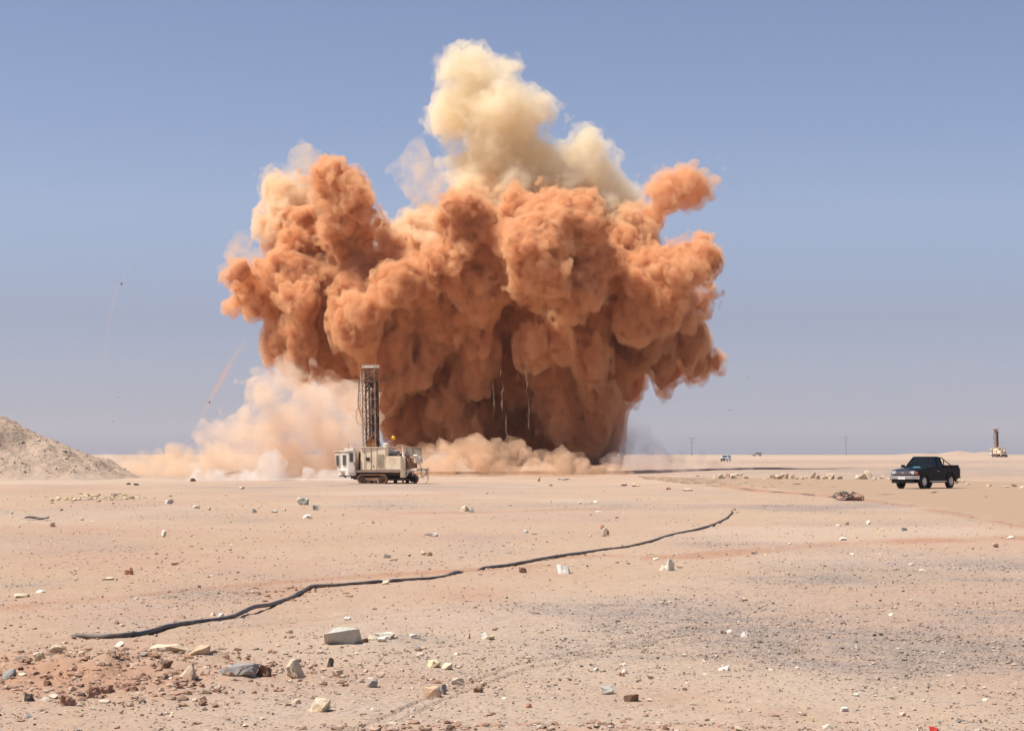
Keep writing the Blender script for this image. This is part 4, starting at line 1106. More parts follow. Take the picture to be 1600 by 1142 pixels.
# ------------------------------------------------------------ pickup truck
# local frame: x forward, y to its left, z up
def build_pickup():
    T = empty('pickup_truck'); bp = M_['black_paint']; bt = M_['black_trim']
    W = .84
    # side outline of the lower body with wheel arches cut
    def arch(cx, r, n=9):
        return [(cx + r * math.cos(a), .40 + r * math.sin(a)) for a in np.linspace(0, math.pi, n)][::1]
    def body_outline():
        P = [(2.33, .52), (2.36, .78), (2.30, .98)]          # nose
        P += [(1.55, 1.07), (.98, 1.10)]                      # bonnet
        P += [(-.62, 1.10)]                                   # waist
        P += [(-.72, 1.12), (-2.42, 1.12), (-2.45, .62), (-2.30, .52)]
        P += [(p[0], p[1]) for p in reversed(arch(-1.42, .44))]
        P += [(-.90, .42), (.95, .42)]
        P += [(p[0], p[1]) for p in reversed(arch(1.43, .44))]
        P += [(1.95, .46)]
        return P
    P = body_outline()
    m = MB()
    secs = []
    for y, ins, zt in ((-W, .03, .0), (-W * .97, .0, .0), (-W * .5, 0, .012), (W * .5, 0, .012), (W * .97, 0, 0), (W, .03, 0)):
        ring = []
        for (x, z) in P:
            zz = z
            xx = x
            if z > 1.0:
                zz = z - (.05 if abs(y) == W else (.015 if abs(y) > W * .9 else 0)) + (zt if x > .9 else 0)
            if x > 2.2: xx = x - (.10 if abs(y) == W else (.05 if abs(y) > W * .9 else 0))
            if abs(y) == W and .6 < z < 1.0: pass
            ring.append((xx, y, zz))
        secs.append(ring)
    m.loft(secs)
    body = m.build('body', bp, T)
    # open load bed: dark well on top with side rails
    m = MB(); m.box(-2.36, -.80, -.70, .70, 1.100, 1.124, 0); m.build('bed_floor', bt, body)
    m = MB()
    for s in (-1, 1): m.box(-2.43, -.74, s * .72 - .055, s * .72 + .055, 1.11, 1.24, .02)
    m.box(-2.45, -2.38, -.72, .72, 1.11, 1.24, .02); m.box(-.80, -.74, -.72, .72, 1.11, 1.24, .02)
    m.build('bed_side', bp, body)
    m = MB(); m.tube([(-.88, -.70, 1.15), (-.92, -.66, 1.50), (-.93, -.56, 1.62), (-.93, .56, 1.62), (-.92, .66, 1.50), (-.88, .70, 1.15)], .032, 8)
    for s in (-1, 1): m.bar((-.92, s * .6, 1.58), (-1.7, s * .68, 1.22), .026, 8)
    m.build('roll_bar', bt, body)
    # fender flares
    for cx in (1.43, -1.42):
        for s in (-1, 1):
            m = MB(); R = []
            for a in np.linspace(-.12, math.pi + .12, 13):
                c, sn = math.cos(a), math.sin(a)
                R.append([(cx + .43 * c, s * (W - .02), .40 + .43 * sn), (cx + .52 * c, s * (W - .02), .40 + .52 * sn), (cx + .50 * c, s * (W + .05), .40 + .50 * sn), (cx + .43 * c, s * (W + .05), .40 + .43 * sn)])
            m.loft(R); m.build('wheel_flare', bt, body)
            m = MB(); m.box(cx - .42, cx + .42, s * .80 - .25 if s > 0 else s * .80 - .02, s * .80 + .02 if s > 0 else s * .80 + .25, .38, .80, .02); m.build('wheel_well', bt, body)
    # greenhouse: roof, pillars, glass
    b = {'f': .98, 'r': -.70}; tz = 1.68
    def pil(p, q_, r=.035): m.bar(p, q_, r, square=True)
    yb, yt = .76, .60
    m = MB()
    m.prism([(.30, -yt), (.34, -yt * .6), (.34, yt * .6), (.30, yt), (-.48, yt), (-.52, yt * .5), (-.52, -yt * .5), (-.48, -yt)], tz - .05, tz + .02, 'z', .03)
    roof = m.build('roof', bp, body)
    m = MB()
    for s in (-1, 1):
        pil((.98, s * yb, 1.08), (.32, s * yt, tz - .02), .04); pil((-.70, s * yb, 1.08), (-.50, s * yt, tz - .02), .07)
        pil((-.16, s * yb, 1.08), (-.16, s * yt, tz - .02), .045)
        m.loft([[(.98, s * yb - .04, 1.06), (-.72, s * yb - .04, 1.06), (-.72, s * yb - .04, 1.13), (.98, s * yb - .04, 1.13)], [(.98, s * yb + .03, 1.06), (-.72, s * yb + .03, 1.06), (-.72, s * yb + .03, 1.13), (.98, s * yb + .03, 1.13)]])
    m.box(-.74, -.66, -yb, yb, 1.08, 1.20)
    m.build('pillar', bp, body)
    def pane(name, q4, th=.012):
        m = MB(); n_ = (Vector(q4[1]) - Vector(q4[0])).cross(Vector(q4[3]) - Vector(q4[0])).normalized()
        m.loft([[Vector(p) for p in q4], [Vector(p) + n_ * th for p in q4]]); return m.build(name, M_['clear'], body)
    pane('windshield', [(.97, -yb + .03, 1.10), (.97, yb - .03, 1.10), (.33, yt - .02, tz - .04), (.33, -yt + .02, tz - .04)])
    pane('rear_window', [(-.70, -yb + .06, 1.20), (-.70, yb - .06, 1.20), (-.51, yt - .04, tz - .06), (-.51, -yt + .04, tz - .06)])
    for s in (-1, 1):
        pane('side_window', [(.90, s * (yb - .005), 1.13), (-.13, s * (yb - .005), 1.13), (-.13, s * yt, tz - .05), (.30, s * yt, tz - .05)])
        pane('quarter_window', [(-.19, s * (yb - .005), 1.13), (-.64, s * (yb - .005), 1.13), (-.48, s * yt, tz - .05), (-.19, s * yt, tz - .05)])
        # doors
        m = MB(); y0 = s * (W + .002); y1 = s * (W + .014)
        m.box(-.17, .93, min(y0, y1), max(y0, y1), .50, 1.045, .004); d = m.build('door', bp, body)
        m = MB(); m.box(-.10, .06, min(s * (W + .012), s * (W + .04)), max(s * (W + .012), s * (W + .04)), .90, .93, .005); m.build('door_handle', M_['chrome'], d)
        m = MB(); m.box(.80, .96, min(s * .86, s * 1.06), max(s * .86, s * 1.06), 1.10, 1.26, .03); m.box(.84, .88, min(s * .80, s * .90), max(s * .80, s * .90), 1.12, 1.16); m.build('mirror', bt, body)
        m = MB(); m.box(-.85, .92, min(s * .80, s * .93), max(s * .80, s * .93), .36, .41, .012); m.build('running_board', M_['chrome'], body)
        m = MB(); m.box(2.20, 2.34, min(s * .50, s * .76), max(s * .50, s * .76), .76, .94, .03); m.build('headlight', M_['lamp'], body)
        m = MB(); m.box(2.06, 2.29, min(s * .77, s * .845), max(s * .77, s * .845), .77, .92, .01); m.build('indicator', M_['amber'], body)
        m = MB(); m.box(-2.465, -2.38, min(s * .72, s * .845), max(s * .72, s * .845), .72, 1.02, .01); m.build('tail_light', M_['red_lens'], body)
        m = MB(); m.box(-1.98 + .5, -1.98 + .58, min(s * .7, s * .8), max(s * .7, s * .8), .3, .35)
        m.build('mud_flap', bt, body)
    # grille
    m = MB(); m.box(2.30, 2.365, -.48, .48, .77, .935, .015); g = m.build('grille', M_['chrome'], body)
    m = MB()
    for z in (.80, .835, .87, .905): m.box(2.355, 2.375, -.44, .44, z - .011, z + .011)
    m.build('grille_slat', bt, g)
    m = MB(); m.box(2.365, 2.385, -.09, .09, .83, .885, .008); m.build('grille_badge', M_['chrome'], g)
    # bumpers
    m = MB()
    m.loft([[(2.22, -.90, .50), (2.34, -.90, .52), (2.34, -.90, .70), (2.22, -.90, .70)], [(2.36, -.70, .50), (2.48, -.70, .52), (2.48, -.70, .70), (2.36, -.70, .70)],
            [(2.38, .70, .50), (2.48, .70, .52), (2.48, .70, .70), (2.36, .70, .70)], [(2.22, .90, .50), (2.34, .90, .52), (2.34, .90, .70), (2.22, .90, .70)]])
    m.build('front_bumper', M_['chrome'], body)
    for s in (-1, 1):
        m = MB(); m.loft([[(2.0, s * .90, .50), (2.34, s * .91, .52), (2.34, s * .91, .70), (2.0, s * .90, .70)], [(2.0, s * .86, .50), (2.34, s * .87, .52), (2.34, s * .87, .70), (2.0, s * .86, .70)]]); m.build('bumper_end', M_['chrome'], body)
    m = MB(); m.box(2.28, 2.42, -.75, .75, .30, .50, .03); m.build('air_dam', bt, body)
    m = MB(); m.box(2.485, 2.50, -.25, .25, .50, .62, .004); m.build('number_plate', M_['plate'], body)
    m = MB(); m.box(-2.60, -2.46, -.80, .80, .52, .66, .02); m.build('rear_bumper', M_['chrome'], body)
    m = MB(); m.box(-2.2, 2.2, -.40, .40, .30, .52, .02); m.bar((1.43, -.7, .38), (1.43, .7, .38), .06, 10); m.bar((-1.42, -.7, .38), (-1.42, .7, .38), .07, 10); m.build('chassis', bt, T)
    m = MB(); m.box(.75, 1.0, -.72, .72, .9, 1.12, .05); m.build('dashboard', bt, body)
    m = MB(); m.box(.86, .93, -.25, .25, 1.10, 1.16, .02); m.build('dashboard_cloth', M_['cyan'], body)
    m = MB()
    for s in (-1, 1): m.box(-.30, .20, s * .36 - .24, s * .36 + .24, .62, .78, .05); m.box(-.42, -.26, s * .36 - .24, s * .36 + .24, .72, 1.30, .05); m.box(-.42, -.32, s * .36 - .12, s * .36 + .12, 1.32, 1.48, .03)
    m.build('seats', M_['seat'], body)
    m = MB(); m.tube([(.52 + .05 * math.cos(a), .36 + .18 * math.cos(a), 1.10 + .17 * math.sin(a)) for a in np.linspace(0, 2 * math.pi, 18)], .016, 6); m.build('steering_wheel', bt, body)
    def wheel(x, s):
        w = empty('wheel', (x, s * .745, .375)); w.parent = T
        m = MB()
        prof = [(.20, .10), (.33, .115), (.372, .095), (.378, 0), (.372, -.095), (.33, -.115), (.20, -.10)]
        R = []
        for k in range(29):
            a = 2 * math.pi * k / 28
            R.append([(r * math.cos(a), y, r * math.sin(a)) for r, y in prof])
        m.loft(R, close=False)
        m.bar((0, -.09 , 0), (0, .09, 0), .205, 24)
        for k in range(28):
            a = 2 * math.pi * k / 28
            Mx = Matrix.Rotation(-a, 4, 'Y')
            m.box(.370, .388, -.09, .09, -.012, .012, 0, Mx)
        m.build('tyre', M_['tyre'], w, smooth=False)
        m = MB()
        o = s * .10
        m.bar((0, o - s * .02, 0), (0, o + s * .008, 0), .215, 24); m.bar((0, o, 0), (0, o + s * .03, 0), .07, 16)
        for k in range(6):
            a = 2 * math.pi * k / 6
            m.bar((0, o + s * .012, 0), (.19 * math.cos(a), o + s * .012, .19 * math.sin(a)), .030, 6)
        m.tube([(.205 * math.cos(a), o + s * .01, .205 * math.sin(a)) for a in np.linspace(0, 2 * math.pi, 25)], .018, 6)
        m.build('rim', M_['chrome'], w)
    for x in (1.43, -1.42):
        for s in (-1, 1): wheel(x, s)
    return T

pk = build_pickup()
pp = hit(1446, 762)
D = F * 1.0 / 28.0
pc = at(1446, 762, D); pk.location = (pc[0], D, float(height(pc[0], D)) + 0.03)
pk.rotation_euler = (0, 0, math.radians(-90 - 44))
pk.scale = (.96, .94, 1.04)
tag(pk, 'dark blue pickup truck with chrome bumper parked on the dirt road', 'pickup truck')

# driver: one continuous skinned body, seated
def build_driver():
    J = {'pelvis': (0, 0, .80, .15), 'belly': (-.03, 0, .95, .14), 'chest': (-.08, 0, 1.12, .15), 'neck': (-.06, 0, 1.27, .055), 'chin': (-.03, 0, 1.32, .07), 'head': (-.03, 0, 1.41, .095), 'crown': (-.04, 0, 1.48, .07),
         'shL': (-.08, .18, 1.20, .065), 'elL': (.12, .24, 1.02, .045), 'haL': (.40, .14, 1.12, .035), 'shR': (-.08, -.18, 1.20, .065), 'elR': (.12, -.24, 1.00, .045), 'haR': (.42, -.12, 1.10, .035),
         'hipL': (.08, .10, .79, .09), 'knL': (.45, .13, .86, .065), 'ftL': (.70, .13, .55, .045), 'hipR': (.08, -.10, .79, .09), 'knR': (.45, -.13, .86, .065), 'ftR': (.70, -.13, .55, .045)}
    E = [('pelvis', 'belly'), ('belly', 'chest'), ('chest', 'neck'), ('neck', 'chin'), ('chin', 'head'), ('head', 'crown'), ('chest', 'shL'), ('shL', 'elL'), ('elL', 'haL'), ('chest', 'shR'), ('shR', 'elR'), ('elR', 'haR'),
         ('pelvis', 'hipL'), ('hipL', 'knL'), ('knL', 'ftL'), ('pelvis', 'hipR'), ('hipR', 'knR'), ('knR', 'ftR')]
    for s, hd, el in (('L', 'haL', 1), ('R', 'haR', -1)):
        x, y, z, _ = J[hd]
        for f in range(4):
            J[f'f{s}{f}'] = (x + .08 - .006 * f, y + (f - 1.5) * .018, z + .015, .009); E.append((hd, f'f{s}{f}'))
        J[f't{s}'] = (x + .03, y - el * .045, z + .02, .010); E.append((hd, f't{s}'))
    names = list(J); idx = {n: i for i, n in enumerate(names)}
    me = bpy.data.meshes.new('person'); me.from_pydata([J[n][:3] for n in names], [(idx[a], idx[b]) for a, b in E], [])
    o = link_mesh('person', me)
    o.modifiers.new('skin', 'SKIN'); o.modifiers.new('sub', 'SUBSURF').render_levels = 1
    for i, n in enumerate(names):
        sv = me.skin_vertices[0].data[i]; sv.radius = (J[n][3], J[n][3]); sv.use_root = (n == 'pelvis')
    dg = bpy.context.evaluated_depsgraph_get(); ev = o.evaluated_get(dg); m2 = bpy.data.meshes.new_from_object(ev)
    o.modifiers.clear(); o.data = m2
    m2.materials.clear(); m2.materials.append(M_['skin'])
    m = MB(); m.ball((-.055, 0, 1.445), .105, 1, .95, .85, 2); m.build('hair', M_['dark_steel'], o)
    m = MB(); m.loft([[(a * 1 - .03 + .17 * math.cos(t) * w, .22 * math.sin(t) * w, z) for t in np.linspace(0, 2 * math.pi, 15)[:-1]] for a, z, w in ((0, .80, 1), (-.01, .95, .95), (-.05, 1.10, 1.0), (-.05, 1.20, .92), (-.04, 1.26, .4))]); m.build('shirt', M_['shirt'], o, smooth=True)
    for s in (-1, 1):
        MB().tube([(-.08, s * .18, 1.20), (.02, s * .22, 1.12), (.12, s * .24, 1.02), (.26, s * .19, 1.07)], [.085, .07, .06, .052], 8).build('sleeve', M_['shirt'], o, smooth=True)
    m = MB(); m.ball((.065, 0, 1.40), .018, 1, 1, 1.3, 1); m.build('nose', M_['skin'], o)
    return o
per = build_driver()
R = Matrix.Rotation(pk.rotation_euler.z, 4, 'Z')
per.location = Vector(pk.location) + (R @ Vector((-.10, .36, -.02)))
per.rotation_euler = pk.rotation_euler
tag(per, 'person in a pale shirt sitting at the wheel of the dark pickup', 'person')

# ------------------------------------------------------------ distant vehicles and poles
def small_car(name, paint, loc, rz, label, cat):
    T = empty(name, loc, rz)
    m = MB()
    prof = [(2.3, .45), (2.35, .95), (1.25, 1.10), (.55, 1.75), (-2.1, 1.78), (-2.35, 1.1), (-2.3, .45)]
    secs = []
    for y in (-.9, -.82, .82, .9):
        secs.append([(x, y * (1 if z < 1.2 else .84), z - (.05 if abs(y) == .9 else 0) * (z > 1)) for x, z in prof])
    m.loft(secs); bd = m.build('body', paint, T)
    m = MB(); m.loft([[(1.22, -.74, 1.15), (1.22, .74, 1.15), (.62, .66, 1.68), (.62, -.66, 1.68)], [(1.27, -.74, 1.17), (1.27, .74, 1.17), (.67, .66, 1.70), (.67, -.66, 1.70)]]); m.build('windshield', M_['glass'], bd)
    for s in (-1, 1):
        m = MB(); m.loft([[(1.0, s * .80, 1.15), (-2.0, s * .80, 1.15), (-1.9, s * .76, 1.65), (.55, s * .76, 1.65)], [(1.0, s * .87, 1.15), (-2.0, s * .87, 1.15), (-1.9, s * .80, 1.65), (.55, s * .80, 1.65)]]); m.build('side_window', M_['glass'], bd)
        m = MB(); m.box(2.25, 2.37, s * .65 - .13, s * .65 + .13, .72, .90, .02); m.build('headlight', M_['lamp'], bd)
        for x in (1.45, -1.4):
            m = MB(); m.bar((x, s * .70, .38), (x, s * .92, .38), .38, 20); w = m.build('wheel', M_['tyre'], T)
            MB().bar((x, s * .90, .38), (x, s * .935, .38), .20, 14).build('rim', M_['chrome'], w)
    m = MB(); m.box(2.30, 2.40, -.45, .45, .70, .88); m.build('grille', M_['black_trim'], bd)
    m = MB(); m.box(2.28, 2.46, -.88, .88, .42, .64, .03); m.build('bumper', M_['black_trim'], bd)
    return tag(T, label, cat)
wp = M_['white']
p = hit(1134, 721); small_car('car', dirty('white_car_paint', (.72, .74, .76), (.5, .4, .3), .15, 1.5, .25, 0, .5, .5), p, math.radians(-90 - 20), 'white off road car driving toward the camera on the plain right of the dust cloud', 'car')
p = hit(1183, 712.6); small_car('car', M_['grey'], p, math.radians(170), 'tiny grey car on the horizon right of the white one', 'car')

def pole(px, py0, hpx, y, label):
    p = at(px, 712, y); z0 = float(height(p[0], y)); h = hpx / F * y
    T = empty('utility_pole', (p[0], y, z0))
    MB().bar((0, 0, -.3), (0, 0, h), .17, 8, .10).build('post', M_['wood'], T)
    m = MB(); m.bar((-2.2, 0, h - .4), (2.2, 0, h - .4), .10, 6, square=True); m.bar((-1.3, 0, h - 2.4), (1.3, 0, h - 2.4), .08, 6, square=True); cb = m.build('crossarm', M_['wood'], T)
    for x in (-2.1, 0, 2.1):
        m = MB(); m.bar((x, 0, h - .35), (x, 0, h + .1), .10, 8); m.build('insulator', M_['white'], cb)
    tag(T, label, 'utility pole')
pole(1081, 710, 28, 1150, 'wooden utility pole with two crossarms on the horizon beside the smoke')
pole(1322, 710, 30, 1300, 'wooden utility pole on the horizon between the white car and the pickup')

# ------------------------------------------------------------ dust clouds
def worley_tile(n=96, c=8, seed=0):
    r = np.random.default_rng(seed); pts = (np.stack(np.meshgrid(*[np.arange(c)] * 3, indexing='ij'), -1) + r.random((c, c, c, 3)))
    g = (np.arange(n) + .5) / n * c
    G = np.stack(np.meshgrid(g, g, g, indexing='ij'), -1); I = np.floor(G).astype(int); best = np.full((n, n, n), 9.)
    for a in (-1, 0, 1):
        for b in (-1, 0, 1):
            for d in (-1, 0, 1):
                J = I + np.array([a, b, d]); Pp = pts[J[..., 0] % c, J[..., 1] % c, J[..., 2] % c] + (J - J % c)
                best = np.minimum(best, ((Pp - G) ** 2).sum(-1))
    return np.sqrt(best).astype(np.float32)
WT = worley_tile()

def samp(T, P):
    n = T.shape[0]; P = P * n; I = np.floor(P).astype(np.int64); f = (P - I).astype(np.float32); I %= n; J = (I + 1) % n
    x0, y0, z0 = I.T; x1, y1, z1 = J.T; fx, fy, fz = f.T
    a = T[x0, y0, z0] * (1 - fx) + T[x1, y0, z0] * fx; b = T[x0, y1, z0] * (1 - fx) + T[x1, y1, z0] * fx
    c = T[x0, y0, z1] * (1 - fx) + T[x1, y0, z1] * fx; d = T[x0, y1, z1] * (1 - fx) + T[x1, y1, z1] * fx
    return (a * (1 - fy) + b * fy) * (1 - fz) + (c * (1 - fy) + d * fy) * fz

def rot(k):
    q = np.random.default_rng(k).normal(size=4); q /= np.linalg.norm(q); a, b, c, d = q
    return np.array([[a*a+b*b-c*c-d*d, 2*(b*c-a*d), 2*(b*d+a*c)], [2*(b*c+a*d), a*a-b*b+c*c-d*d, 2*(c*d-a*b)], [2*(b*d-a*c), 2*(c*d+a*b), a*a-b*b-c*c+d*d]])

def billow(P, lams, amps, seed=0):
    o = np.zeros(len(P), np.float32)
    warp = np.stack([samp(WT, P / 60 + k * .31 + seed * .17) for k in range(3)], -1) * 2.0
    for k, (L, A) in enumerate(zip(lams, amps)):
        Q = (P + warp) @ rot(k + 5 + seed).T / (8 * L) + k * .37
        o += A * (1 - 1.6 * samp(WT, Q))
    return o

def overhang(L, amt=9.5):
    """the crown of the cloud spreads toward the camera, its foot stands further back"""
    return [(l[0], l[1], l[2], (l[3] if len(l) > 3 else 0) + amt * (min(1, max(-.7, (l[1] - 470) / 180))) * min(1, max(.25, (l[0] - 560) / 200))) for l in L]

def dust_mesh(name, lobes, D, vox, lams, amps, k=2.0, zmin=None, seed=0, hang=0.0, jit=4.0, yflat=1.0, isos=(0.0,)):
    """a billowing closed surface: smooth union of lobes (picture x, picture y, radius, depth offset) roughened by cellular noise"""
    rnd = random.Random(seed + 1)
    C = []; Rr = []
    for (px, py, r, *dd) in lobes:
        off = (dd[0] if dd else 0) + rnd.uniform(-jit, jit)
        C.append(at(px, py, D + off)); Rr.append(r / F * (D + off))
    C = np.array(C); Rr = np.array(Rr)
    lo = (C - Rr[:, None]).min(0) - 3; hi = (C + Rr[:, None]).max(0) + 3
    if zmin is not None: lo[2] = max(lo[2], zmin)
    n = np.ceil((hi - lo) / vox).astype(int)
    f = np.zeros(n, np.float32)
    ax = [lo[i] + np.arange(n[i]) * vox for i in range(3)]
    for c, r in zip(C, Rr):
        mrg = r + 3.5 * k / 2 + 2
        s = [slice(max(0, int((c[i] - mrg - lo[i]) / vox)), max(0, min(n[i], int((c[i] + mrg - lo[i]) / vox) + 1))) for i in range(3)]
        d = np.sqrt((ax[0][s[0]] - c[0])[:, None, None] ** 2 + ((ax[1][s[1]] - c[1]) * yflat)[None, :, None] ** 2 + (ax[2][s[2]] - c[2])[None, None, :] ** 2)
        f[s[0], s[1], s[2]] += np.exp(np.minimum((r - d) * k, 40)).astype(np.float32)
    base = np.log(f + 1e-9) / k
    band = np.argwhere(base > -4.0)
    P = lo + band * vox
    Q = P.copy()
    if hang:      # long falling curtains in the lower part
        z = P[:, 2]; w = np.clip((hang - z) / 14, 0, 1)
        Q[:, 2] = np.where(z < hang, hang + (z - hang) * (1 - .62 * w), z)
    b = base[band[:, 0], band[:, 1], band[:, 2]] + billow(Q, lams, amps, seed)
    out = np.full(n, -3, np.float32); out[band[:, 0], band[:, 1], band[:, 2]] = np.clip(b, -3, 3)
    out[0] = out[-1] = -3; out[:, 0] = out[:, -1] = -3; out[:, :, 0] = out[:, :, -1] = -3
    import openvdb as vdb
    g = vdb.FloatGrid(background=-3.0); g.copyFromArray(out)
    ms = []
    for iso in isos:
        pts, tris, quads = g.convertToPolygons(isovalue=iso)
        me = np_mesh(name, lo + pts * vox, quads[:, ::-1])
        me.validate(); ms.append(me)
    return ms[0] if len(ms) == 1 else ms

def dust_mat(name, col, dens, skin=(0.6, 0.35, 0.2), surf=0.0, aniso=0.0, het=None):
    q = NT(name)
    v = q.n('ShaderNodeVolumePrincipled', Density=dens, Anisotropy=aniso); v.inputs['Color'].default_value = (*col, 1)
    if het:
        c = q.coords(); a = q.noise(c, het[0], 4, 0.6); q.link(q.math('MULTIPLY', q.ramp(a, het[1], het[2]), dens), v.inputs['Density'])
    q.link(v.outputs[0], q.out.inputs['Volume'])
    if surf > 0:
        c = q.coords(); a = q.noise(c, 0.5, 3)
        d = q.n('ShaderNodeBsdfDiffuse'); d.inputs[0].default_value = (*skin, 1)
        t = q.n('ShaderNodeBsdfTransparent')
        mx = q.n('ShaderNodeMixShader'); q.link(q.math('MULTIPLY', a, surf * 2), mx.inputs[0]); q.link(t.outputs[0], mx.inputs[1]); q.link(d.outputs[0], mx.inputs[2])
        q.link(mx.outputs[0], q.out.inputs['Surface'])
    q.m.cycles.homogeneous_volume = not het
    return q.m

MAIN = [(512, 268, 17, -5), (520, 285, 24, -5), (535, 305, 27, -5), (552, 325, 26, -5), (560, 345, 22, -5), (530, 350, 24, -5), (538, 385, 28, -4), (552, 415, 32, -4), (560, 450, 40, -2),
 (470, 370, 28, 5), (455, 390, 22, 4), (480, 410, 36, 2), (500, 440, 34),
 (378, 425, 10), (395, 450, 20), (385, 475, 9), (405, 470, 14), (432, 450, 32), (470, 480, 45), (475, 530, 38), (470, 560, 24), (445, 500, 24), (500, 560, 35), (610, 385, 18, 2), (650, 420, 34, 2), (640, 455, 44, -6), (560, 500, 40, -7), (600, 540, 46, -3), (650, 520, 54), (600, 600, 50, 3), (550, 570, 38, 3),
 (735, 335, 26, -5), (720, 355, 26, -5), (725, 390, 36, -5), (740, 430, 52, -2), (700, 480, 60), (700, 560, 70, 5), (740, 620, 70, 7), (680, 650, 50, 6), (640, 650, 42, 7), (810, 335, 30), (860, 335, 38, -5), (905, 345, 34, -5), (840, 390, 52, -11), (900, 415, 48, -10), (850, 470, 58, -2), (900, 520, 70, 4), (840, 570, 64, 3), (848, 560, 34, -8), (800, 640, 68, 9), (880, 640, 68, 9), (935, 600, 54, 7), (925, 655, 40, 7), (780, 690, 42, 9), (850, 690, 32, 6), (905, 690, 20, 6), (715, 655, 30, -1), (740, 560, 26, -3), (700, 590, 22, -4), (785, 500, 42, 9), (790, 560, 44, 9), (760, 440, 40, 6),
 (965, 405, 34), (1000, 430, 40, -3), (1040, 420, 34, -4), (1075, 408, 25, -4), (1100, 392, 13, -4), (1100, 380, 9, -4), (990, 470, 52), (1050, 475, 40), (1078, 460, 20), (1020, 530, 48, 8), (1062, 530, 34, 8), (1085, 540, 24, 8), (1108, 566, 11, 8), (1085, 572, 9, 8), (1030, 575, 16, 8), (1030, 597, 7, 8), (1055, 575, 10, 8), (975, 590, 32, 7), (960, 640, 22, 5), (950, 690, 15, 6), (938, 715, 14, 6), (905, 720, 18, 6), (955, 665, 14, 6)]
# rounded pillars and knuckles standing out of the mass, with dark clefts between them
KNOBS = [(520, 500, 22, -6), (470, 470, 22, -7), (440, 535, 18, -4), (565, 485, 26, -8), (585, 560, 24, -7), (545, 545, 20, -6), (620, 450, 26, -9), (662, 440, 24, -9), (640, 490, 24, -9), (690, 530, 22, -8), (738, 562, 17, -9), (728, 600, 14, -9), (700, 640, 20, -8), (722, 672, 14, -8), (752, 545, 12, -9),
 (850, 540, 26, -9), (848, 590, 23, -9), (862, 632, 17, -9), (872, 672, 13, -9), (930, 560, 24, -10), (942, 625, 20, -9), (928, 672, 16, -8), (990, 500, 26, -8), (1040, 470, 26, -8), (780, 425, 24, -9), (758, 470, 20, -11), (820, 440, 24, -12), (865, 430, 22, -13), (915, 460, 22, -11), (600, 610, 20, -5), (640, 590, 22, -8), (665, 560, 18, -9), (500, 430, 20, -6), (455, 430, 20, -6), (1000, 440, 24, -9), (1060, 430, 20, -9), (1090, 415, 14, -8), (720, 440, 24, -10), (700, 400, 20, -8)]
MAIN = [(x, y, r - 4 if r > 12 else r - 2, (d[0] if d else 0) + (4 if y > 480 and x > 640 else 0)) for x, y, r, *d in MAIN] + KNOBS
ARM = [(965, 380, 26), (985, 370, 24), (1008, 358, 20), (1025, 340, 15), (1035, 318, 10), (1028, 300, 14), (1045, 298, 15), (1066, 290, 17), (1090, 296, 14), (1078, 276, 10), (1058, 310, 13), (1100, 285, 7)]
TAN = [(450, 325, 22), (435, 345, 16), (425, 352, 12), (470, 310, 20), (445, 305, 16), (485, 340, 22), (465, 350, 26), (430, 300, 10), (610, 370, 22), (640, 385, 26), (665, 365, 26), (690, 375, 24), (650, 345, 14), (600, 360, 14), (780, 330, 22), (800, 310, 18), (860, 308, 24), (900, 318, 24), (930, 350, 28), (955, 375, 26), (680, 345, 16), (935, 400, 22), (975, 365, 26), (960, 345, 24), (990, 390, 22), (760, 312, 18), (830, 308, 20), (720, 318, 14), (640, 402, 20, -7), (676, 398, 18, -7), (470, 358, 18, -4), (600, 385, 13, -5), (872, 345, 17, -9), (455, 395, 14, -4), (905, 372, 12, -11)]
CREAM = [(715, 108, 22), (740, 95, 14), (760, 118, 26), (785, 110, 12), (740, 160, 44), (795, 165, 42), (835, 168, 18), (712, 190, 34), (700, 150, 18), (775, 215, 48), (745, 255, 36), (735, 285, 22), (800, 265, 42), (855, 260, 36), (905, 235, 26), (920, 222, 16), (925, 270, 33), (955, 300, 28), (880, 310, 45, -2), (980, 335, 26), (940, 340, 36, -2), (820, 310, 36), (985, 370, 26)]
bil = dict(lams=[7.5, 3.4, 1.7, .9], amps=[1.9, 1.6, 1.0, .5])
def cloud(name, lobes, D, vox, col, skin, dens, shell, label, cat, surf=.2, iso=.6, out=-.55, het=(.55, .36, .62), halo_col=None, **kw):
    a, b = dust_mesh(name, lobes, D, vox, isos=(out, iso), **kw)
    o = tag(link_mesh(name, a, dust_mat(name + '_thin_edge', halo_col or col, shell, skin, .012, het=het)), label, cat)
    link_mesh('dense_core', b, dust_mat(name + '_core', col, dens, skin, surf), o)
    return o
cloud('dust_cloud', overhang(MAIN), 285, .22, (.928, .622, .36), (.42, .185, .085), 2.5, 1.2, 'huge billowing rust orange dust cloud of a blast rising behind the drill rig', 'dust cloud', seed=0, hang=26, zmin=-1.2, **bil)
cloud('dust_cloud', ARM, 287, .22, (.955, .69, .43), (.52, .23, .12), .9, .7, 'ragged pinkish orange arm of dust reaching up at the right of the cream plume', 'dust cloud', surf=.08, seed=12, jit=2, lams=[5, 2.6, 1.3, .8], amps=[1.7, 1.4, .8, .4])
cloud('dust_cloud', TAN, 289, .24, (.974, .82, .60), (.62, .38, .22), .9, .8, 'paler tan billows of dust along the shoulders of the rust orange cloud', 'dust cloud', surf=.08, seed=13, jit=2, lams=[6, 3, 1.5, .8], amps=[1.7, 1.4, .8, .4])
cloud('dust_plume', CREAM, 292, .26, (.989, .915, .745), (.64, .50, .35), .36, .28, 'tall cream coloured dust plume on top of the rust orange cloud', 'dust plume', surf=.02, lams=[7, 3.4, 1.7, .9], amps=[1.9, 1.5, .9, .45], seed=2)
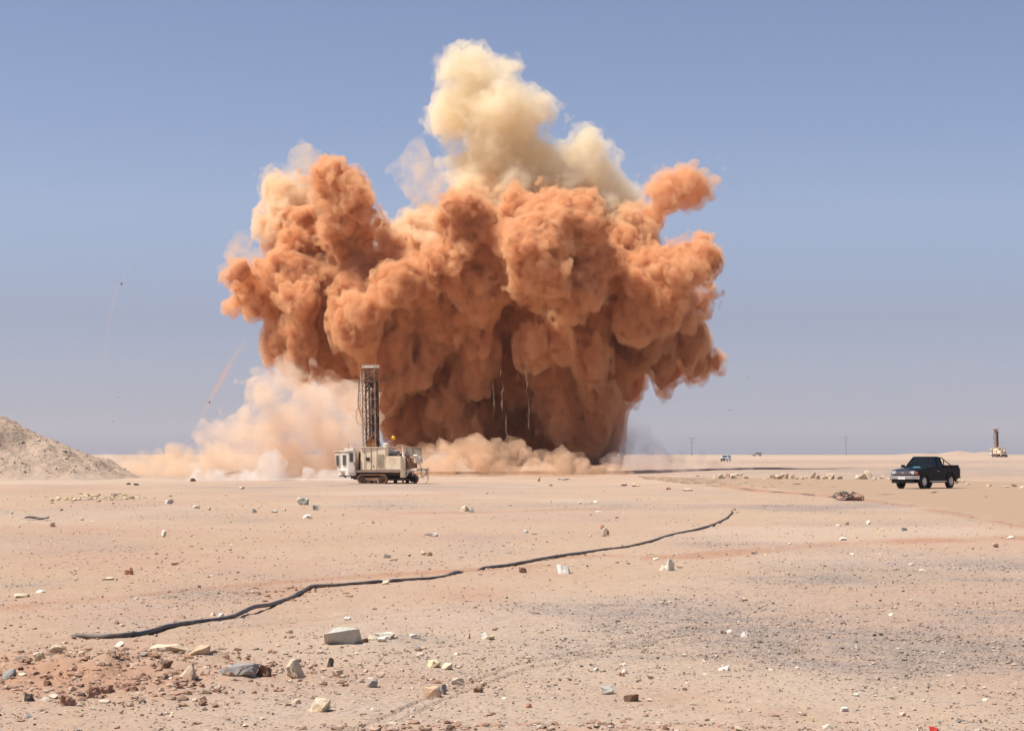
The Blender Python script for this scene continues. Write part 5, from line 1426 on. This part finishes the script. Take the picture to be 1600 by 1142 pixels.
o = link_mesh('dust_wisp', dust_mesh('dust_wisp', [(640, 262, 18), (655, 250, 18), (660, 280, 22), (665, 305, 24), (680, 330, 26), (690, 350, 26)], 292, .4, [5, 2.4, 1.2], [1.6, 1.0, .5], seed=3), dust_mat('thin_pale_dust', (.965, .82, .62), .2, het=(.35, .35, .65)))
tag(o, 'thin pale wisp of dust between the left tower and the cream plume', 'dust plume')
o = link_mesh('dust_wisp', dust_mesh('dust_wisp', [(465, 255, 20), (480, 245, 16), (440, 290, 18), (425, 320, 18), (430, 270, 12), (455, 275, 22), (440, 345, 25), (465, 320, 30)], 291, .4, [5, 2.4, 1.2], [1.6, 1.0, .5], seed=4), dust_mat('thin_tan_dust', (.965, .80, .58), .22, het=(.35, .35, .65)))
tag(o, 'thin tan wisp of dust on the upper left shoulder of the rust orange cloud', 'dust plume')
o = link_mesh('dust_wisp', dust_mesh('dust_wisp', [(365, 395, 12), (385, 400, 14), (405, 410, 16), (360, 430, 10), (375, 380, 9)], 291, .4, [5, 2.4, 1.2], [1.6, 1.0, .5], seed=5), dust_mat('thin_peach_dust', (.95, .72, .48), .25, het=(.35, .35, .65)))
tag(o, 'faint peach wisp of dust at the left tip of the rust orange cloud', 'dust plume')
PALE_D = [(410, 610, 26), (440, 600, 28), (500, 622, 32), (530, 622, 25), (545, 640, 34), (460, 650, 44), (400, 650, 38), (510, 660, 48), (545, 700, 38), (360, 690, 28), (345, 715, 20), (400, 700, 40), (450, 710, 40), (500, 715, 36), (340, 735, 16), (380, 735, 20), (430, 738, 20), (500, 738, 20), (560, 738, 18), (588, 732, 13)]
o = link_mesh('ground_dust', dust_mesh('ground_dust', PALE_D, 242, .27, [6, 3, 1.5, .8], [2.0, 1.7, .9, .4], zmin=-1.2, seed=6), dust_mat('peach_dust', (.980, .83, .67), .34, (.75, .52, .36), .03, het=(.30, .36, .62)))
tag(o, 'pale peach dust billowing low to the left of the drill rig', 'dust cloud')
o = link_mesh('ground_dust', dust_mesh('ground_dust', [(300 + 14 * i, 748 + (i % 3), 4 + (i * 7 % 4)) for i in range(20)] + [(422, 735, 8), (418, 722, 7), (421, 709, 6), (350, 742, 6)], 214, .25, [3, 1.5, .8], [.8, .5, .25], zmin=-1.2, seed=7, jit=2), dust_mat('white_dust', (.992, .94, .88), .5, (.8, .7, .6), .02, het=(.5, .3, .6)))
tag(o, 'low white dust lying along the ground left of the drill rig', 'dust cloud')
o = link_mesh('ground_dust', dust_mesh('ground_dust', [(200, 736, 12), (225, 726, 13), (250, 714, 14), (272, 712, 12), (285, 728, 15), (305, 722, 12), (170, 742, 9), (328, 718, 15), (260, 732, 14), (225, 742, 10), (150, 744, 8), (345, 705, 12)], 262, .35, [5, 2.5, 1.2], [1.6, .9, .45], zmin=-1.2, seed=8, jit=5), dust_mat('thin_orange_dust', (.965, .76, .54), .32, het=(.25, .32, .62)))
tag(o, 'thin orange dust drifting over the ground between the hill and the blast', 'dust cloud')
LOWR = [(650, 722, 16), (675, 712, 14), (700, 704, 16), (725, 700, 15), (755, 706, 16), (780, 714, 14), (805, 716, 13), (825, 724, 12), (850, 722, 13), (875, 724, 13), (900, 728, 11), (920, 734, 8), (940, 741, 5), (740, 728, 17), (700, 730, 17), (660, 738, 13), (780, 736, 13), (820, 740, 10), (860, 740, 10), (895, 741, 8), (980, 745, 4), (960, 744, 5)]
o = link_mesh('ground_dust', dust_mesh('ground_dust', LOWR, 256, .27, [5, 2.4, 1.2, .7], [1.3, 1.1, .7, .35], zmin=-1.2, seed=9, jit=3), dust_mat('pink_dust', (.968, .74, .52), .38, (.7, .45, .3), .04, het=(.3, .3, .62)))
tag(o, 'pinkish orange dust rolling along the ground right of the drill rig', 'dust cloud')
o = link_mesh('ground_dust', dust_mesh('ground_dust', [(-10 + 26 * i, 737 - (i % 3) * 3, 14) for i in range(14)] + [(180, 722, 12), (210, 720, 10), (160, 728, 12)], 262, .4, [5, 2.5], [1.0, .5], zmin=-1.2, seed=10), dust_mat('faint_ground_dust', (.98, .90, .82), .13, het=(.15, .25, .65)))
tag(o, 'faint veil of dust hanging over the ground at the foot of the hill', 'dust cloud')
o = link_mesh('smoke', dust_mesh('smoke', [(950 + 18 * i, 733 - (i % 3) * 2, 9 - .35 * i) for i in range(13)] + [(960, 722, 12), (990, 724, 9), (1030, 726, 8)], 258, .3, [4, 2, 1], [1.2, .7, .35], zmin=-1.2, seed=15, jit=3), dust_mat('grey_veil', (.84, .70, .64), .17, het=(.3, .3, .62)))
tag(o, 'grey brown smoke creeping along the ground right of the blast', 'smoke')
o = link_mesh('smoke', dust_mesh('smoke', [(950, 720, 16), (975, 718, 14), (1000, 722, 12), (1030, 722, 11), (975, 690, 16), (990, 670, 14), (1005, 690, 12), (1025, 705, 12), (1060, 722, 8), (965, 655, 16), (940, 700, 18), (1090, 728, 7), (1120, 729, 6), (1055, 732, 8), (1020, 733, 8), (985, 733, 9)], 300, .4, [5, 2.5, 1.2], [1.8, 1.0, .5], zmin=-1.2, seed=11), dust_mat('brown_smoke', (.82, .70, .64), .10, het=(.2, .3, .65)))
tag(o, 'thin dark brown smoke at the lower right foot of the rust orange cloud', 'smoke')

# falling rock fragments with their dust trails, and specks in the air
rs = random.Random(21)
def fragment(px, py, s, D, label, group):
    c = at(px, py, D); me = rock_mesh('rock_fragment', rs.randint(0, 9999), s, s, s * .8, .1, 10, 0)
    o = link_mesh('rock_fragment', me, S_[rs.choice(['dark', 'brown', 'tan'])]); o.location = c; o.rotation_euler = (rs.random() * 3, rs.random() * 3, 0)
    tag(o, label, 'rock fragment', group)
for (x, y) in [(58, 533), (184, 620), (177, 658), (162, 621), (141, 468), (443, 88), (460, 225), (580, 270), (898, 72), (928, 82), (1195, 210), (1108, 455), (1183, 545), (300, 510), (262, 440), (340, 330), (1150, 320), (1225, 480), (1170, 590), (600, 200), (210, 560), (150, 590), (330, 480), (395, 545), (1140, 640)]:
    fragment(x, y, rs.uniform(.07, .17), 270, 'small dark rock fragment flung into the sky around the dust cloud', 'rock fragments flying in the sky')
FALL = [(785, 590, 70), (783, 570, 25), (845, 485, 22), (838, 490, 18), (853, 505, 14), (770, 590, 60), (826, 620, 60), (822, 560, 60), (838, 500, 14), (790, 640, 60)]
m = None
for i, (x, y, L) in enumerate(FALL):
    D = 268; t = at(x, y, D); b = at(x + rs.uniform(-3, 3), y + L, D); n = 14
    pts = [tuple(t * (1 - k / n) + b * (k / n) + np.array([rs.gauss(0, .06), 0, 0])) for k in range(n + 1)]
    rad = [max(.02, .11 * math.sin(math.pi * (k + .3) / (n + .6)) * rs.uniform(.5, 1.4)) for k in range(n + 1)]
    o = MB().tube(pts, rad, 7).build('sand_stream', dust_mat('falling_sand', (.95, .76, .56), 1.1) if i == 0 else bpy.data.materials['falling_sand'], smooth=True)
    tag(o, 'thin pale stream of falling sand against the dark middle of the dust cloud', 'falling sand', 'sand streams falling in front of the cloud')
ARCS = [[(390, 525), (365, 560), (345, 595), (328, 625), (312, 662)], [(212, 400), (190, 440), (178, 470), (168, 520), (162, 600)]]
for i, A in enumerate(ARCS):
    P = [at(x, y, 268) for x, y in A]; pts = catmull(P, 6); n = len(pts)
    rad = [(.10 + .35 * math.sin(math.pi * k / (n - 1))) * rs.uniform(.8, 1.2) for k in range(n)]
    o = MB().tube([tuple(p) for p in pts], rad, 7).build('dust_trail', dust_mat('trail_dust', (.93, .55, .28), .35 if i == 0 else .08), smooth=True)
    tag(o, ['curved orange dust trail of a flung rock in the sky left of the rig mast', 'very faint dust trail in the sky far left of the cloud'][i], 'dust trail')

# ------------------------------------------------------------ haze
m = MB(); m.box(-6600, 6600, -6600, 6600, -6, 90)
q = NT('desert_haze'); v = q.n('ShaderNodeVolumePrincipled', Density=0.00005, Anisotropy=0.2); v.inputs['Color'].default_value = (.90, .92, .98, 1)
q.link(v.outputs[0], q.out.inputs['Volume']); q.m.cycles.homogeneous_volume = True
hz = m.build('haze', q.m)
tag(hz, 'pale desert haze filling the air over the plain', 'haze', kind='stuff')
